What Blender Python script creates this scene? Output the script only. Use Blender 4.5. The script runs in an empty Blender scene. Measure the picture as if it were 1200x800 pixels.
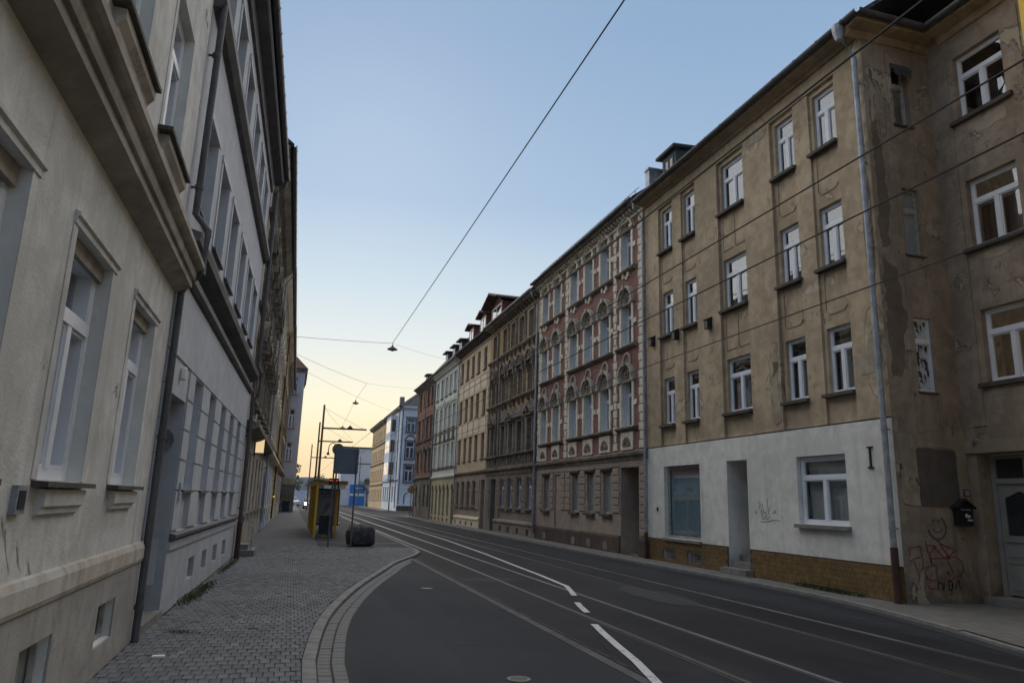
import bpy, bmesh, math, random
from mathutils import Matrix, Vector
R = math.radians
random.seed(7)
SC = bpy.context.scene
COL = SC.collection

# ------------------------------------------------------------------ camera
cam_d = bpy.data.cameras.new('camera')
cam = bpy.data.objects.new('camera', cam_d)
COL.objects.link(cam)
SC.camera = cam
cam_d.sensor_width = 36.0
cam_d.lens = 25.5
cam_d.clip_start = 0.05
cam_d.clip_end = 6000
cr = Vector((0.9576625, -0.2863649, 0.0296253))
cu = Vector((-0.0895032, -0.1983430, 0.9760375))
cf = Vector((0.2736269, 0.9373661, 0.2155762))
cam.matrix_world = Matrix(((cr.x, cu.x, -cf.x, 0), (cr.y, cu.y, -cf.y, 0), (cr.z, cu.z, -cf.z, 1.65), (0, 0, 0, 1)))

# ------------------------------------------------------------------ sky and fill lamp
LAMP_EL, SUN_AZ = 28.0, 4.0      # fill lamp height in degrees above the horizon, degrees clockwise from +Y (down the street)
w = bpy.data.worlds.new('World')
SC.world = w
w.use_nodes = True
nt = w.node_tree
nt.nodes.clear()
out = nt.nodes.new('ShaderNodeOutputWorld')
bg = nt.nodes.new('ShaderNodeBackground')
sky = nt.nodes.new('ShaderNodeTexSky')
sky.sky_type = 'NISHITA'
sky.sun_disc = False
sky.sun_elevation = R(LAMP_EL)
sky.sun_rotation = R(SUN_AZ)
sky.air_density = 1.0
sky.dust_density = 1.6
sky.ozone_density = 1.6
# dusk gradient laid over the physical sky: warm towards the set sun, blue overhead, lilac grey opposite
def wmath(op, a, b=0.0, clamp=False):
    n_ = nt.nodes.new('ShaderNodeMath'); n_.operation = op; n_.use_clamp = clamp
    for i_, v_ in enumerate((a, b)):
        if isinstance(v_, (int, float)): n_.inputs[i_].default_value = v_
        else: nt.links.new(v_, n_.inputs[i_])
    return n_.outputs[0]
def wramp(fac, stops):
    n_ = nt.nodes.new('ShaderNodeValToRGB')
    el_ = n_.color_ramp.elements
    while len(el_) < len(stops): el_.new(.5)
    for e_, (p_, c_) in zip(el_, stops): e_.position = p_; e_.color = (*c_, 1)
    nt.links.new(fac, n_.inputs[0]); return n_.outputs[0]
wtc = nt.nodes.new('ShaderNodeTexCoord')
wsep = nt.nodes.new('ShaderNodeSeparateXYZ')
nt.links.new(wtc.outputs['Generated'], wsep.inputs[0])
wz = wmath('MAXIMUM', wsep.outputs[2], 0.0)
SUNSIDE = [(0, (1.0, .66, .32)), (.06, (1.03, .82, .46)), (.12, (.99, .92, .66)), (.2, (.76, .81, .80)), (.28, (.56, .69, .78)), (.39, (.35, .50, .69)), (.58, (.265, .40, .60)), (1, (.21, .33, .53))]
AWAY = [(0, (.42, .43, .50)), (.1, (.47, .48, .56)), (.28, (.39, .48, .62)), (.58, (.265, .40, .60)), (1, (.21, .33, .53))]
wx_ = wmath('MULTIPLY', wsep.outputs[0], math.sin(R(SUN_AZ)))
wy_ = wmath('MULTIPLY', wsep.outputs[1], math.cos(R(SUN_AZ)))
wd_ = wmath('ADD', wmath('MULTIPLY', wmath('ADD', wx_, wy_), .5), .5, True)
wd_ = wmath('POWER', wd_, 1.6)
mixw = nt.nodes.new('ShaderNodeMix'); mixw.data_type = 'RGBA'
nt.links.new(wd_, mixw.inputs[0]); nt.links.new(wramp(wz, AWAY), mixw.inputs[6]); nt.links.new(wramp(wz, SUNSIDE), mixw.inputs[7])
addw = nt.nodes.new('ShaderNodeMix'); addw.data_type = 'RGBA'; addw.blend_type = 'ADD'; addw.inputs[0].default_value = .004
nt.links.new(mixw.outputs[2], addw.inputs[6]); nt.links.new(sky.outputs[0], addw.inputs[7])
bg.inputs['Strength'].default_value = .87
nt.links.new(addw.outputs[2], bg.inputs['Color'])
nt.links.new(bg.outputs[0], out.inputs['Surface'])

fill_sun_d = bpy.data.lights.new('sun', 'SUN')
sun = bpy.data.objects.new('sun', fill_sun_d)
COL.objects.link(sun)
fill_sun_d.energy = 3.5       # broad soft fill lamp added to brighten the walls, over the street end
fill_sun_d.color = (1.0, 0.88, 0.75)
fill_sun_d.angle = R(150)
sun.rotation_euler = (R(90 - LAMP_EL), 0, R(180 - SUN_AZ))
SC.view_settings.view_transform = 'Standard'
SC.view_settings.look = 'None'
SC.view_settings.exposure = 0.22
SC.view_settings.gamma = 1.0
SC.view_settings.use_curve_mapping = False
SC.cycles.max_bounces = 6
SC.cycles.transparent_max_bounces = 10

# ------------------------------------------------------------------ materials
class NT:
    def __init__(s, name):
        s.m = bpy.data.materials.new(name)
        s.m.use_nodes = True
        s.t = s.m.node_tree
        s.t.nodes.clear()
        s.o = s.t.nodes.new('ShaderNodeOutputMaterial')
        s.tc = None
    def n(s, kind, **kw):
        x = s.t.nodes.new('ShaderNode' + kind)
        for k, v in kw.items():
            if k.startswith('i_'):
                k = k[2:].replace('_', ' ')
                s.put(x.inputs[k], v)
            else:
                setattr(x, k, v)
        return x
    def put(s, sock, v):
        if hasattr(v, 'is_output') or isinstance(v, bpy.types.NodeSocket):
            s.t.links.new(v, sock)
        else:
            if sock.type == 'RGBA' and len(v) == 3:
                v = (*v, 1)
            sock.default_value = v
    def obj(s):
        if s.tc is None:
            s.tc = s.t.nodes.new('ShaderNodeTexCoord')
        return s.tc.outputs['Object']
    def vmap(s, scale=(1, 1, 1), loc=(0, 0, 0), src=None):
        return s.n('Mapping', i_Vector=src or s.obj(), i_Scale=scale, i_Location=loc).outputs[0]
    def noise(s, scale, detail=4, rough=.55, vec=None, dist=0):
        return s.n('TexNoise', i_Vector=vec or s.obj(), i_Scale=scale, i_Detail=detail, i_Roughness=rough, i_Distortion=dist).outputs['Fac']
    def math(s, op, a, b=0.0, clamp=False):
        x = s.n('Math', operation=op, use_clamp=clamp)
        s.put(x.inputs[0], a)
        s.put(x.inputs[1], b)
        return x.outputs[0]
    def ramp(s, f, a, b):
        x = s.n('MapRange', interpolation_type='SMOOTHSTEP')
        s.put(x.inputs['Value'], f)
        x.inputs['From Min'].default_value = a
        x.inputs['From Max'].default_value = b
        return x.outputs[0]
    def mix(s, f, a, b, mode='MIX'):
        x = s.n('Mix', data_type='RGBA', blend_type=mode)
        s.put(x.inputs[0], f)
        s.put(x.inputs[6], a)
        s.put(x.inputs[7], b)
        return x.outputs[2]
    def bump(s, h, strength=.3, dist=.02, normal=None):
        x = s.n('Bump', i_Height=h, i_Strength=strength, i_Distance=dist)
        if normal is not None:
            s.put(x.inputs['Normal'], normal)
        return x.outputs[0]
    def bsdf(s, col, rough=.9, normal=None, metal=0.0, spec=.5, **kw):
        p = s.n('BsdfPrincipled', i_Roughness=rough, i_Metallic=metal)
        s.put(p.inputs['Base Color'], col)
        p.inputs['Specular IOR Level'].default_value = spec
        if normal is not None:
            s.put(p.inputs['Normal'], normal)
        for k, v in kw.items():
            s.put(p.inputs[k.replace('_', ' ')], v)
        s.t.links.new(p.outputs[0], s.o.inputs['Surface'])
        return s.m

def plain(name, col, rough=.7, metal=0.0, var=.25, scale=3, bump=.15, spec=.4):
    t = NT(name)
    n1 = t.noise(scale, 5)
    n2 = t.noise(scale * 9, 3)
    f = t.math('ADD', t.math('MULTIPLY', n1, .7), t.math('MULTIPLY', n2, .3))
    c = t.mix(t.ramp(f, .3, .7), tuple(x * (1 - var) for x in col), tuple(min(1, x * (1 + var * .6)) for x in col))
    return t.bsdf(c, rough, t.bump(n2, bump, .01), metal, spec)

def stucco(name, col, dark, peel=None, peel_t=.66, blobs=(), grime=.5, bump=.35, ztop=12.0, scale=1.0, lowdirt=0.0):
    """aged render coat: tonal clouds, rain streaks, peeled spots; blobs = (x, z, rx, rz, colour, edge noise)"""
    t = NT(name)
    col, dark = [tuple(min(.85, q * 1.2) for q in c_) for c_ in (col, dark)]
    if peel: peel = tuple(q * 1.2 for q in peel)
    big = t.noise(.55 * scale, 6, .6)
    mid = t.noise(3.1 * scale, 6, .62, dist=.3)
    fine = t.noise(38, 3, .6)
    strk = t.noise(1.0, 5, .6, t.vmap((3.2, 3.2, .22)))
    strk2 = t.noise(1.0, 4, .6, t.vmap((11, 11, .5), (3, 1, 7)))
    f = t.math('ADD', t.math('MULTIPLY', big, .55), t.math('MULTIPLY', mid, .45))
    c = t.mix(t.ramp(f, .40, .62), dark, col)
    spot = t.ramp(t.noise(2.3, 9, .75, t.vmap((1, 1, .45), (5, 2, 9)), dist=.5), .585, .64)
    c = t.mix(t.math('MULTIPLY', spot, grime * .5), c, tuple(x * .5 for x in dark))
    c = t.mix(t.math('MULTIPLY', t.ramp(strk, .5, .78), grime * .6), c, tuple(x * .55 for x in dark))
    c = t.mix(t.math('MULTIPLY', t.ramp(strk2, .6, .8), grime * .45), c, tuple(x * .5 for x in dark))
    h = t.math('ADD', t.math('MULTIPLY', fine, .35), t.math('MULTIPLY', mid, .8))
    if lowdirt:
        z = t.n('SeparateXYZ', i_Vector=t.obj()).outputs[2]
        lo = t.ramp(t.math('ADD', z, t.math('MULTIPLY', mid, 1.2)), 1.5, .35)
        c = t.mix(t.math('MULTIPLY', lo, lowdirt), c, tuple(x * .45 for x in dark))
    if peel is not None:
        pn = t.noise(1.15 * scale, 9, .68, dist=.6)
        pm = t.ramp(pn, peel_t, peel_t + .012)
        pc = t.mix(mid, tuple(x * .72 for x in peel), peel)
        rim = t.math('SUBTRACT', t.ramp(pn, peel_t - .02, peel_t - .002), t.ramp(pn, peel_t + .006, peel_t + .03))
        c = t.mix(pm, c, pc)
        c = t.mix(t.math('MULTIPLY', rim, .6), c, tuple(x * .4 for x in dark))
        h = t.math('SUBTRACT', h, t.math('MULTIPLY', pm, 1.4))
    if blobs:
        xyz = t.n('SeparateXYZ', i_Vector=t.obj())
        en = t.noise(2.6, 8, .72, dist=.4)
        for (bx, bz, rx, rz, bc, edge) in blobs:
            dx = t.math('DIVIDE', t.math('SUBTRACT', xyz.outputs[0], bx), rx)
            dz = t.math('DIVIDE', t.math('SUBTRACT', xyz.outputs[2], bz), rz)
            d = t.math('ADD', t.math('POWER', t.math('ABSOLUTE', dx), 2.6), t.math('POWER', t.math('ABSOLUTE', dz), 2.6))
            d = t.math('ADD', d, t.math('MULTIPLY', t.math('SUBTRACT', en, .5), edge))
            mk = t.ramp(d, 1.03, .98)
            c = t.mix(mk, c, t.mix(t.ramp(mid, .35, .65), tuple(x * .62 for x in bc), tuple(x * 1.15 for x in bc)))
            rm = t.math('MULTIPLY', t.ramp(d, .86, .97), t.ramp(d, 1.10, 1.02))
            c = t.mix(t.math('MULTIPLY', rm, .55), c, tuple(x * .42 for x in dark))
            h = t.math('SUBTRACT', h, t.math('MULTIPLY', mk, 1.2))
    return t.bsdf(c, .93, t.bump(h, bump, .03), spec=.2)

def brick_mat(name, c1, c2, mortar, scale=1.0, axis='xz', rough=.9):
    t = NT(name)
    sp = t.n('SeparateXYZ', i_Vector=t.obj())
    cb = t.n('CombineXYZ')
    t.put(cb.inputs[0], sp.outputs[0 if axis[0] == 'x' else 1])
    t.put(cb.inputs[1], sp.outputs[2 if axis[1] == 'z' else 1])
    b = t.n('TexBrick', i_Vector=cb.outputs[0], i_Color1=c1, i_Color2=c2, i_Mortar=mortar, i_Scale=1.0)
    b.inputs['Brick Width'].default_value = .25 * scale
    b.inputs['Row Height'].default_value = .077 * scale
    b.inputs['Mortar Size'].default_value = .006 * scale
    n = t.noise(2.2, 6, .65)
    c = t.mix(t.ramp(n, .35, .75), b.outputs[0], tuple(x * .45 for x in c1), 'MIX')
    c = t.mix(.55, b.outputs[0], c)
    return t.bsdf(c, rough, t.bump(b.outputs['Fac'], -.3, .01), spec=.2)

M = {}
# paint / plaster
TAN, TAND = (.415, .33, .225), (.275, .217, .145)
PEEL = (.46, .38, .27)
GREYB = (.17, .145, .12)
M['r1_wall'] = stucco('tan_peeling_render', TAN, TAND, PEEL, .615, blobs=[
    (.25, 4.9, .30, .95, PEEL, 1.6), (.16, 10.6, .16, 1.5, PEEL, 1.5), (.2, 7.6, .13, 1.4, GREYB, 1.6),
    (3.55, 4.7, .22, 1.05, (.40, .32, .22), 1.5), (4.1, 11.45, .5, .3, PEEL, 1.6), (1.9, 6.75, .5, .16, PEEL, 1.6)], bump=.45)
M['r0_wall'] = stucco('brown_peeling_render', (.31, .255, .195), (.195, .158, .12), (.37, .32, .24), .60, blobs=[
    ], bump=.6, grime=.8, lowdirt=.6)
M['patch_grey'] = stucco('grey_cement_patch', (.115, .10, .088), (.085, .075, .066), None, bump=.2, grime=.3)
M['patch_brown'] = stucco('dark_brown_bare_render', (.165, .135, .105), (.115, .093, .07), None, bump=.5)
M['patch_ochre'] = stucco('ochre_old_plaster', (.34, .295, .22), (.22, .19, .14), (.13, .105, .08), .6, bump=.8)
M['r1_base'] = stucco('white_painted_render', (.62, .61, .565), (.49, .485, .445), (.50, .45, .36), .74, bump=.2, grime=.5, lowdirt=.6)
M['trim_tan'] = stucco('tan_trim_render', (.33, .26, .175), (.21, .165, .11), PEEL, .72, bump=.3, grime=.8)
M['sill_dark'] = plain('dark_weathered_sill', (.085, .072, .06), .85, var=.4)
M['pink_brick'] = brick_mat('red_facing_brick', (.27, .125, .10), (.20, .09, .075), (.33, .28, .23))
M['cream_stone'] = stucco('cream_stone_trim', (.66, .61, .50), (.48, .44, .35), None, bump=.3, grime=.7, scale=2)
M['hood_stone'] = stucco('grey_cream_hood_stone', (.44, .40, .33), (.26, .235, .195), None, bump=.4, grime=.9, scale=2)
M['stone_grey'] = stucco('soot_grey_stone', (.25, .22, .175), (.12, .105, .085), None, bump=.5, grime=1.0, scale=2)
M['pale_reveal'] = stucco('pale_grey_reveal_paint', (.56, .575, .555), (.46, .47, .45), None, bump=.1, grime=.3)
M['pink_ground'] = stucco('mauve_brown_render', (.34, .28, .235), (.25, .205, .17), None, bump=.2, grime=.5)
M['pink_plinth'] = stucco('dark_brown_plinth', (.10, .075, .062), (.065, .05, .042), None, bump=.2)
M['dark_stone'] = stucco('blackened_sandstone', (.26, .225, .18), (.125, .107, .088), None, bump=.6, grime=1.0, scale=2)
M['ochre_brick'] = brick_mat('ochre_facing_brick', (.50, .34, .17), (.40, .26, .12), (.26, .20, .14))
M['dark_ground'] = stucco('grey_brown_rusticated_render', (.25, .22, .185), (.16, .14, .12), None, bump=.3, grime=.8)
M['cream_wall'] = stucco('beige_render', (.52, .42, .29), (.40, .32, .215), None, bump=.15, grime=.35)
M['cream_light'] = stucco('light_cream_band_render', (.66, .58, .44), (.52, .45, .34), None, bump=.15, grime=.4)
M['mint_wall'] = stucco('pale_mint_render', (.62, .63, .57), (.49, .50, .45), None, bump=.15, grime=.5)
M['mint_ground'] = stucco('yellow_beige_render', (.50, .44, .30), (.38, .33, .22), None, bump=.15, grime=.4)
M['brown_brick'] = brick_mat('orange_red_brick', (.36, .18, .105), (.27, .13, .075), (.24, .18, .13))
M['white_wall'] = stucco('blue_white_render', (.62, .66, .71), (.50, .53, .58), None, bump=.1, grime=.3)
M['blue_trim'] = plain('slate_blue_trim', (.10, .14, .20), .7)
M['far_tan'] = stucco('far_tan_render', (.62, .46, .28), (.50, .37, .22), None, bump=.1, grime=.4)
M['l1_wall'] = stucco('dirty_grey_white_render', (.55, .555, .535), (.40, .40, .38), (.26, .24, .21), .66, blobs=[], bump=.5, grime=.75, lowdirt=.3)
M['l1_band'] = stucco('rust_stained_band', (.44, .43, .40), (.345, .29, .225), None, bump=.3, grime=1.0)
M['l1_plinth'] = stucco('grey_plinth_render', (.33, .32, .30), (.24, .23, .215), None, bump=.4, grime=.7)
M['l1_cornice'] = stucco('grey_brown_cornice_paint', (.35, .325, .29), (.22, .20, .175), None, bump=.25, grime=.8)
M['l2_wall'] = stucco('blue_grey_render', (.43, .45, .48), (.35, .365, .39), None, bump=.15, grime=.3, lowdirt=.25)
M['l2_recess'] = stucco('blue_grey_recess_render', (.36, .375, .40), (.29, .30, .325), None, bump=.12, grime=.3)
M['l2_trim'] = plain('dark_lead_cornice_cover', (.10, .10, .105), .7, var=.35)
M['l2_frame'] = plain('pale_grey_surround', (.52, .54, .56), .8, var=.12)
M['l3_stone'] = stucco('weathered_brown_stone', (.40, .36, .30), (.23, .205, .17), None, bump=.5, grime=1.0, scale=2)
M['l4_brick'] = brick_mat('bright_red_brick', (.42, .12, .08), (.33, .09, .06), (.28, .2, .15))
M['l5_wall'] = stucco('ochre_yellow_render', (.48, .39, .235), (.34, .27, .165), (.3, .22, .14), .7, bump=.3, grime=.7)
M['l6_wall'] = stucco('lilac_grey_render', (.52, .52, .545), (.42, .42, .44), None, bump=.15)
M['yellow_wall'] = stucco('golden_yellow_render', (.72, .47, .10), (.62, .40, .08), None, bump=.15, grime=.2)
M['roof'] = None
def roof_mat(name, c1, c2):
    t = NT(name)
    wv = t.n('TexWave', i_Vector=t.obj(), i_Scale=1.6, i_Distortion=.4)
    wv.bands_direction = 'Z'
    n = t.noise(2.5, 6, .65)
    c = t.mix(t.ramp(n, .35, .7), c1, c2)
    return t.bsdf(c, .8, t.bump(wv.outputs['Fac'], .5, .04), spec=.3)
M['roof'] = roof_mat('dark_slate_roofing', (.045, .045, .05), (.085, .082, .085))
M['roof_red'] = roof_mat('brown_red_tile_roofing', (.095, .05, .042), (.14, .072, .055))
M['dormer_red'] = plain('red_brown_cladding', (.20, .075, .055), .75)
M['dormer_green'] = plain('dark_green_grey_cladding', (.06, .075, .075), .7)
M['gutter'] = plain('dark_zinc_gutter', (.085, .088, .095), .5, metal=.2, var=.3)
M['zinc'] = plain('weathered_zinc_pipe', (.30, .33, .36), .5, metal=.35, var=.35, scale=5)
M['pipe_dark'] = plain('dark_grey_pipe_paint', (.09, .09, .095), .6, var=.35)
M['pipe_red'] = plain('brown_red_pipe_foot', (.065, .03, .027), .6, var=.3)
M['frame_white'] = plain('white_window_paint', (.70, .73, .78), .45, var=.08)
M['frame_old'] = plain('old_grey_window_paint', (.36, .35, .32), .7, var=.4, scale=9)
M['frame_brown'] = plain('brown_window_paint', (.20, .13, .08), .6, var=.2)
M['black_iron'] = plain('black_cast_iron', (.018, .018, .02), .5)
M['grey_metal'] = plain('blue_grey_sign_back', (.13, .17, .21), .5, var=.12)
M['post_metal'] = plain('grey_steel_post', (.16, .17, .19), .45, metal=.4)
M['pole_brown'] = plain('brown_green_mast_paint', (.12, .095, .05), .6, var=.2)
M['yellow_paint'] = plain('tram_stop_yellow_paint', (.78, .46, .05), .5, var=.12)
M['olive'] = plain('olive_sign_back', (.22, .18, .06), .55)
M['door_grey'] = plain('grey_door_paint', (.24, .245, .235), .65, var=.15)
M['door_dark'] = plain('dark_door_wood', (.035, .03, .03), .5, var=.3)
M['door_white'] = plain('white_shop_door', (.55, .58, .62), .5, var=.1)
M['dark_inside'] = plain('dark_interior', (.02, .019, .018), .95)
M['black_hole'] = plain('dark_cellar_opening', (.018, .017, .016), .9)
M['rosette'] = stucco('carved_grey_stone', (.30, .26, .20), (.12, .105, .085), None, bump=1.0, grime=.6, scale=6)
M['concrete'] = plain('worn_concrete', (.20, .195, .18), .9, var=.3, scale=4, bump=.4)
M['kerb'] = plain('kerb_granite', (.205, .205, .195), .85, var=.3, scale=6, bump=.4)
M['gutter_stone'] = plain('gutter_sett_stone', (.16, .163, .155), .85, var=.3, scale=6, bump=.4)
M['line'] = None
M['leaf'] = plain('weed_leaf_green', (.10, .115, .045), .7, var=.4, scale=12)
M['tree_leaf'] = plain('tree_foliage', (.05, .07, .035), .8, var=.5, scale=4)
M['bark'] = plain('tree_bark', (.07, .055, .04), .9)
M['bin'] = plain('navy_bin_plastic', (.02, .028, .045), .45)
M['poster'] = plain('grey_poster_print', (.33, .37, .40), .35, var=.12)
M['poster_pink'] = plain('pink_poster_print', (.45, .33, .33), .4, var=.1)
M['ink'] = plain('dark_print_ink', (.05, .055, .06), .6)
M['white_plate'] = plain('white_plate', (.75, .75, .70), .5, var=.05)
M['number_blue'] = plain('enamel_navy', (.03, .05, .12), .3, var=.05)
M['spray_red'] = plain('faded_red_spray', (.27, .075, .07), .9, var=.2)
M['spray_black'] = plain('black_spray', (.035, .035, .035), .9)
M['spray_grey'] = plain('pale_spray', (.14, .13, .115), .9)
M['spray_blue'] = plain('blue_grey_marker', (.17, .20, .25), .9)
M['car_white'] = plain('white_car_paint', (.70, .72, .75), .3, var=.02, bump=0)
M['car_dark'] = plain('dark_car_paint', (.06, .05, .06), .3, var=.02, bump=0)
M['rubber'] = plain('tyre_rubber', (.015, .015, .015), .8)
M['blue_sheet'] = plain('bright_blue_hoarding', (.03, .20, .62), .5, var=.1)
M['diamond_yellow'] = plain('yellow_sign_face', (.55, .33, .08), .5)
M['insulator'] = plain('wire_black', (.02, .02, .022), .6)
M['blind'] = plain('pale_roller_blind', (.46, .46, .44), .8, var=.08)

def glass(name, tint=(.55, .6, .62), gloss=(.95, .97, 1.0), rough=.02):
    t = NT(name)
    ge = t.n('NewGeometry')
    dt = t.n('VectorMath', operation='DOT_PRODUCT')
    t.put(dt.inputs[0], ge.outputs['Incoming']); t.put(dt.inputs[1], ge.outputs['Normal'])
    cs = t.math('SUBTRACT', 1.0, t.math('ABSOLUTE', dt.outputs['Value']))
    fr_ = t.math('ADD', .09, t.math('MULTIPLY', t.math('POWER', cs, 5.0), .85))
    tr = t.n('BsdfTransparent', i_Color=tint)
    nb = t.noise(1.3, 2)
    gl = t.n('BsdfGlossy', i_Color=gloss, i_Roughness=rough, i_Normal=t.bump(nb, .12, .02))
    mx = t.n('MixShader')
    t.put(mx.inputs[0], fr_)
    t.t.links.new(tr.outputs[0], mx.inputs[1])
    t.t.links.new(gl.outputs[0], mx.inputs[2])
    t.t.links.new(mx.outputs[0], t.o.inputs['Surface'])
    return t.m
M['glass'] = glass('window_glass', (.86, .89, .90))
def fargl(name, col):
    t = NT(name)
    return t.bsdf(t.mix(t.noise(1.5), tuple(x * .6 for x in col), col), .06, t.bump(t.noise(1.1, 2), .1, .02), spec=.75)
M['glass_far'] = fargl('dark_window_glass', (.035, .04, .045))
M['glass_milky'] = fargl('milky_window_glass', (.30, .33, .34))
def curtain_mat(name, col):
    t = NT(name)
    wv = t.n('TexWave', i_Vector=t.obj(), i_Scale=9, i_Distortion=1.5)
    c = t.mix(wv.outputs['Fac'], tuple(x * .78 for x in col), col)
    return t.bsdf(c, .9, t.bump(wv.outputs['Fac'], .6, .03), spec=.1)
M['curtain'] = curtain_mat('white_net_curtain', (.55, .56, .56))
M['curtain_dim'] = curtain_mat('dim_grey_net_curtain', (.085, .09, .088))
M['curtain_brown'] = curtain_mat('brown_curtain', (.20, .11, .07))
M['shop_blind'] = curtain_mat('blue_grey_vertical_blind', (.42, .54, .60))
M['awning'] = curtain_mat('faded_striped_awning', (.10, .10, .11))

def emit(name, col, s):
    t = NT(name)
    return t.bsdf((.02, .02, .02), .4, Emission_Color=(*col, 1), Emission_Strength=s)
M['headlight'] = emit('lit_headlight', (1, .80, .55), 60)
M['led'] = emit('red_led_text', (1, .08, .03), 2.5)
M['shop_light'] = emit('lit_shop_sign', (1, .74, .40), .7)
M['neon_yellow'] = emit('yellow_neon_strip', (1, .65, .08), 1.2)

# road
def asphalt(name, c1, c2, c3, rough=.8):
    t = NT(name)
    big = t.noise(.16, 5, .6)
    lane = t.noise(1, 4, .6, t.vmap((.75, .05, 1)))
    mid = t.noise(1.7, 7, .65)
    fine = t.noise(120, 3, .7)
    f = t.math('ADD', t.math('MULTIPLY', big, .4), t.math('ADD', t.math('MULTIPLY', lane, .35), t.math('MULTIPLY', mid, .25)))
    c = t.mix(t.ramp(f, .38, .64), c1, c2)
    c = t.mix(t.math('MULTIPLY', t.ramp(fine, .52, .75), .5), c, c3)
    vor = t.n('TexVoronoi', feature='DISTANCE_TO_EDGE', i_Vector=t.n('Mapping', i_Vector=t.mix(.08, t.obj(), t.n('TexNoise', i_Vector=t.obj(), i_Scale=2.0, i_Detail=6).outputs[1]), i_Scale=(.30, .16, 1)).outputs[0], i_Scale=1.0)
    cr_ = t.math('MULTIPLY', t.ramp(vor.outputs[0], .0035, .001), t.ramp(t.noise(.35, 2), .5, .6))
    c = t.mix(t.math('MULTIPLY', cr_, .8), c, tuple(x * .3 for x in c1))
    st = t.ramp(t.noise(.9, 3, .5, t.vmap((1, 1, 1), (9, 4, 0))), .66, .74)
    c = t.mix(t.math('MULTIPLY', st, .35), c, tuple(x * .5 for x in c1))
    return t.bsdf(c, t.math('ADD', .66, t.math('MULTIPLY', mid, .3)), t.bump(t.math('ADD', t.math('MULTIPLY', fine, .5), t.math('MULTIPLY', mid, .5)), .5, .015), spec=.12)
M['asphalt'] = asphalt('grey_asphalt', (.018, .021, .027), (.040, .045, .052), (.065, .067, .072))
M['asphalt_track'] = asphalt('darker_track_asphalt', (.015, .016, .019), (.036, .038, .041), (.06, .059, .06))
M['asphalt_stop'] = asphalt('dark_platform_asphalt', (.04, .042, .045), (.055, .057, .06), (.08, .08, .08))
M['gutter_dark'] = plain('dirty_gutter_concrete', (.075, .076, .075), .85, var=.4, scale=3, bump=.3)
M['seam'] = plain('tar_seam', (.014, .014, .015), .7)
M['rail'] = plain('worn_rail_steel', (.34, .36, .38), .33, metal=.9, var=.2, scale=8)
M['rail_shaded'] = plain('shaded_rail_steel', (.12, .115, .11), .4, metal=.7, var=.3)  # darker copy of the rail steel, shade put into its colour
t = NT('worn_white_road_paint')
nn = t.noise(14, 6, .7)
M['line'] = t.bsdf(t.mix(t.ramp(nn, .54, .66), (.50, .51, .52), (.14, .14, .145)), .7, spec=.3)
# pavers
t = NT('paver_concrete')
n1 = t.noise(.35, 5, .6); n2 = t.noise(45, 3, .6)
oi = t.n('ObjectInfo')
c = t.mix(t.ramp(n1, .35, .65), (.095, .101, .106), (.15, .156, .16))
c = t.mix(t.math('MULTIPLY', t.ramp(t.n('TexNoise', i_Vector=t.obj(), i_Scale=5.2, i_Detail=1.0).outputs['Fac'], .42, .6), .5), c, (.175, .178, .178))
isl = t.math('FRACT', t.math('ADD', t.n('NewGeometry').outputs['Random Per Island'], oi.outputs['Random']))
c = t.mix(t.math('MULTIPLY', t.ramp(isl, .35, 1.0), .42), c, (.062, .064, .066))
c = t.mix(t.math('MULTIPLY', t.ramp(isl, .12, .0), .5), c, (.22, .22, .215))
stn = t.ramp(t.noise(1.1, 6, .7), .6, .72)
c = t.mix(t.math('MULTIPLY', stn, .4), c, (.06, .06, .058))
M['paver'] = t.bsdf(c, .85, t.bump(n2, .3, .008), spec=.3)
def paver_far(name, a, b, j, sx, sy):
    t = NT(name)
    b_ = t.n('TexBrick', i_Vector=t.obj(), i_Color1=a, i_Color2=b, i_Mortar=j, i_Scale=1.0)
    b_.inputs['Brick Width'].default_value = sx
    b_.inputs['Row Height'].default_value = sy
    b_.inputs['Mortar Size'].default_value = .006
    n = t.noise(.5, 5, .6)
    c = t.mix(t.math('MULTIPLY', t.ramp(n, .4, .7), .45), b_.outputs[0], tuple(x * .55 for x in a))
    return t.bsdf(c, .85, t.bump(b_.outputs['Fac'], -.5, .008), spec=.3)
M['paver_far'] = paver_far('paver_texture_far', (.115, .118, .12), (.088, .09, .093), (.045, .044, .04), .1, .2)
M['paver_right'] = paver_far('right_pavement_slabs', (.185, .18, .165), (.14, .136, .125), (.07, .066, .06), .2, .2)
M['joint'] = plain('joint_sand', (.032, .031, .028), .95, var=.4)
M['ground'] = plain('bare_ground', (.05, .055, .045), .95)
# glazed plinth tiles
t = NT('ochre_glazed_tiles')
n = t.noise(9, 3); n2 = t.noise(1.2, 4)
c = t.mix(t.ramp(n, .35, .65), (.225, .14, .05), (.14, .088, .035))
c = t.mix(t.math('MULTIPLY', t.ramp(n2, .45, .7), .5), c, (.12, .085, .045))
M['tile_ochre'] = t.bsdf(c, .4, t.bump(n, .2, .01), spec=.5)
# rock
t = NT('dark_boulder_rock')
n = t.noise(4, 8, .7)
M['rock'] = t.bsdf(t.mix(t.ramp(n, .35, .7), (.045, .044, .045), (.13, .125, .12)), .85, t.bump(n, .9, .05), spec=.3)
# hills, with the blue of distant haze put into the colour
t = NT('wooded_hill')
n = t.noise(.02, 8, .7)
M['hill'] = t.bsdf(t.mix(t.ramp(n, .35, .65), (.022, .036, .05), (.038, .052, .064)), 1.0, spec=.05)

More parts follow.
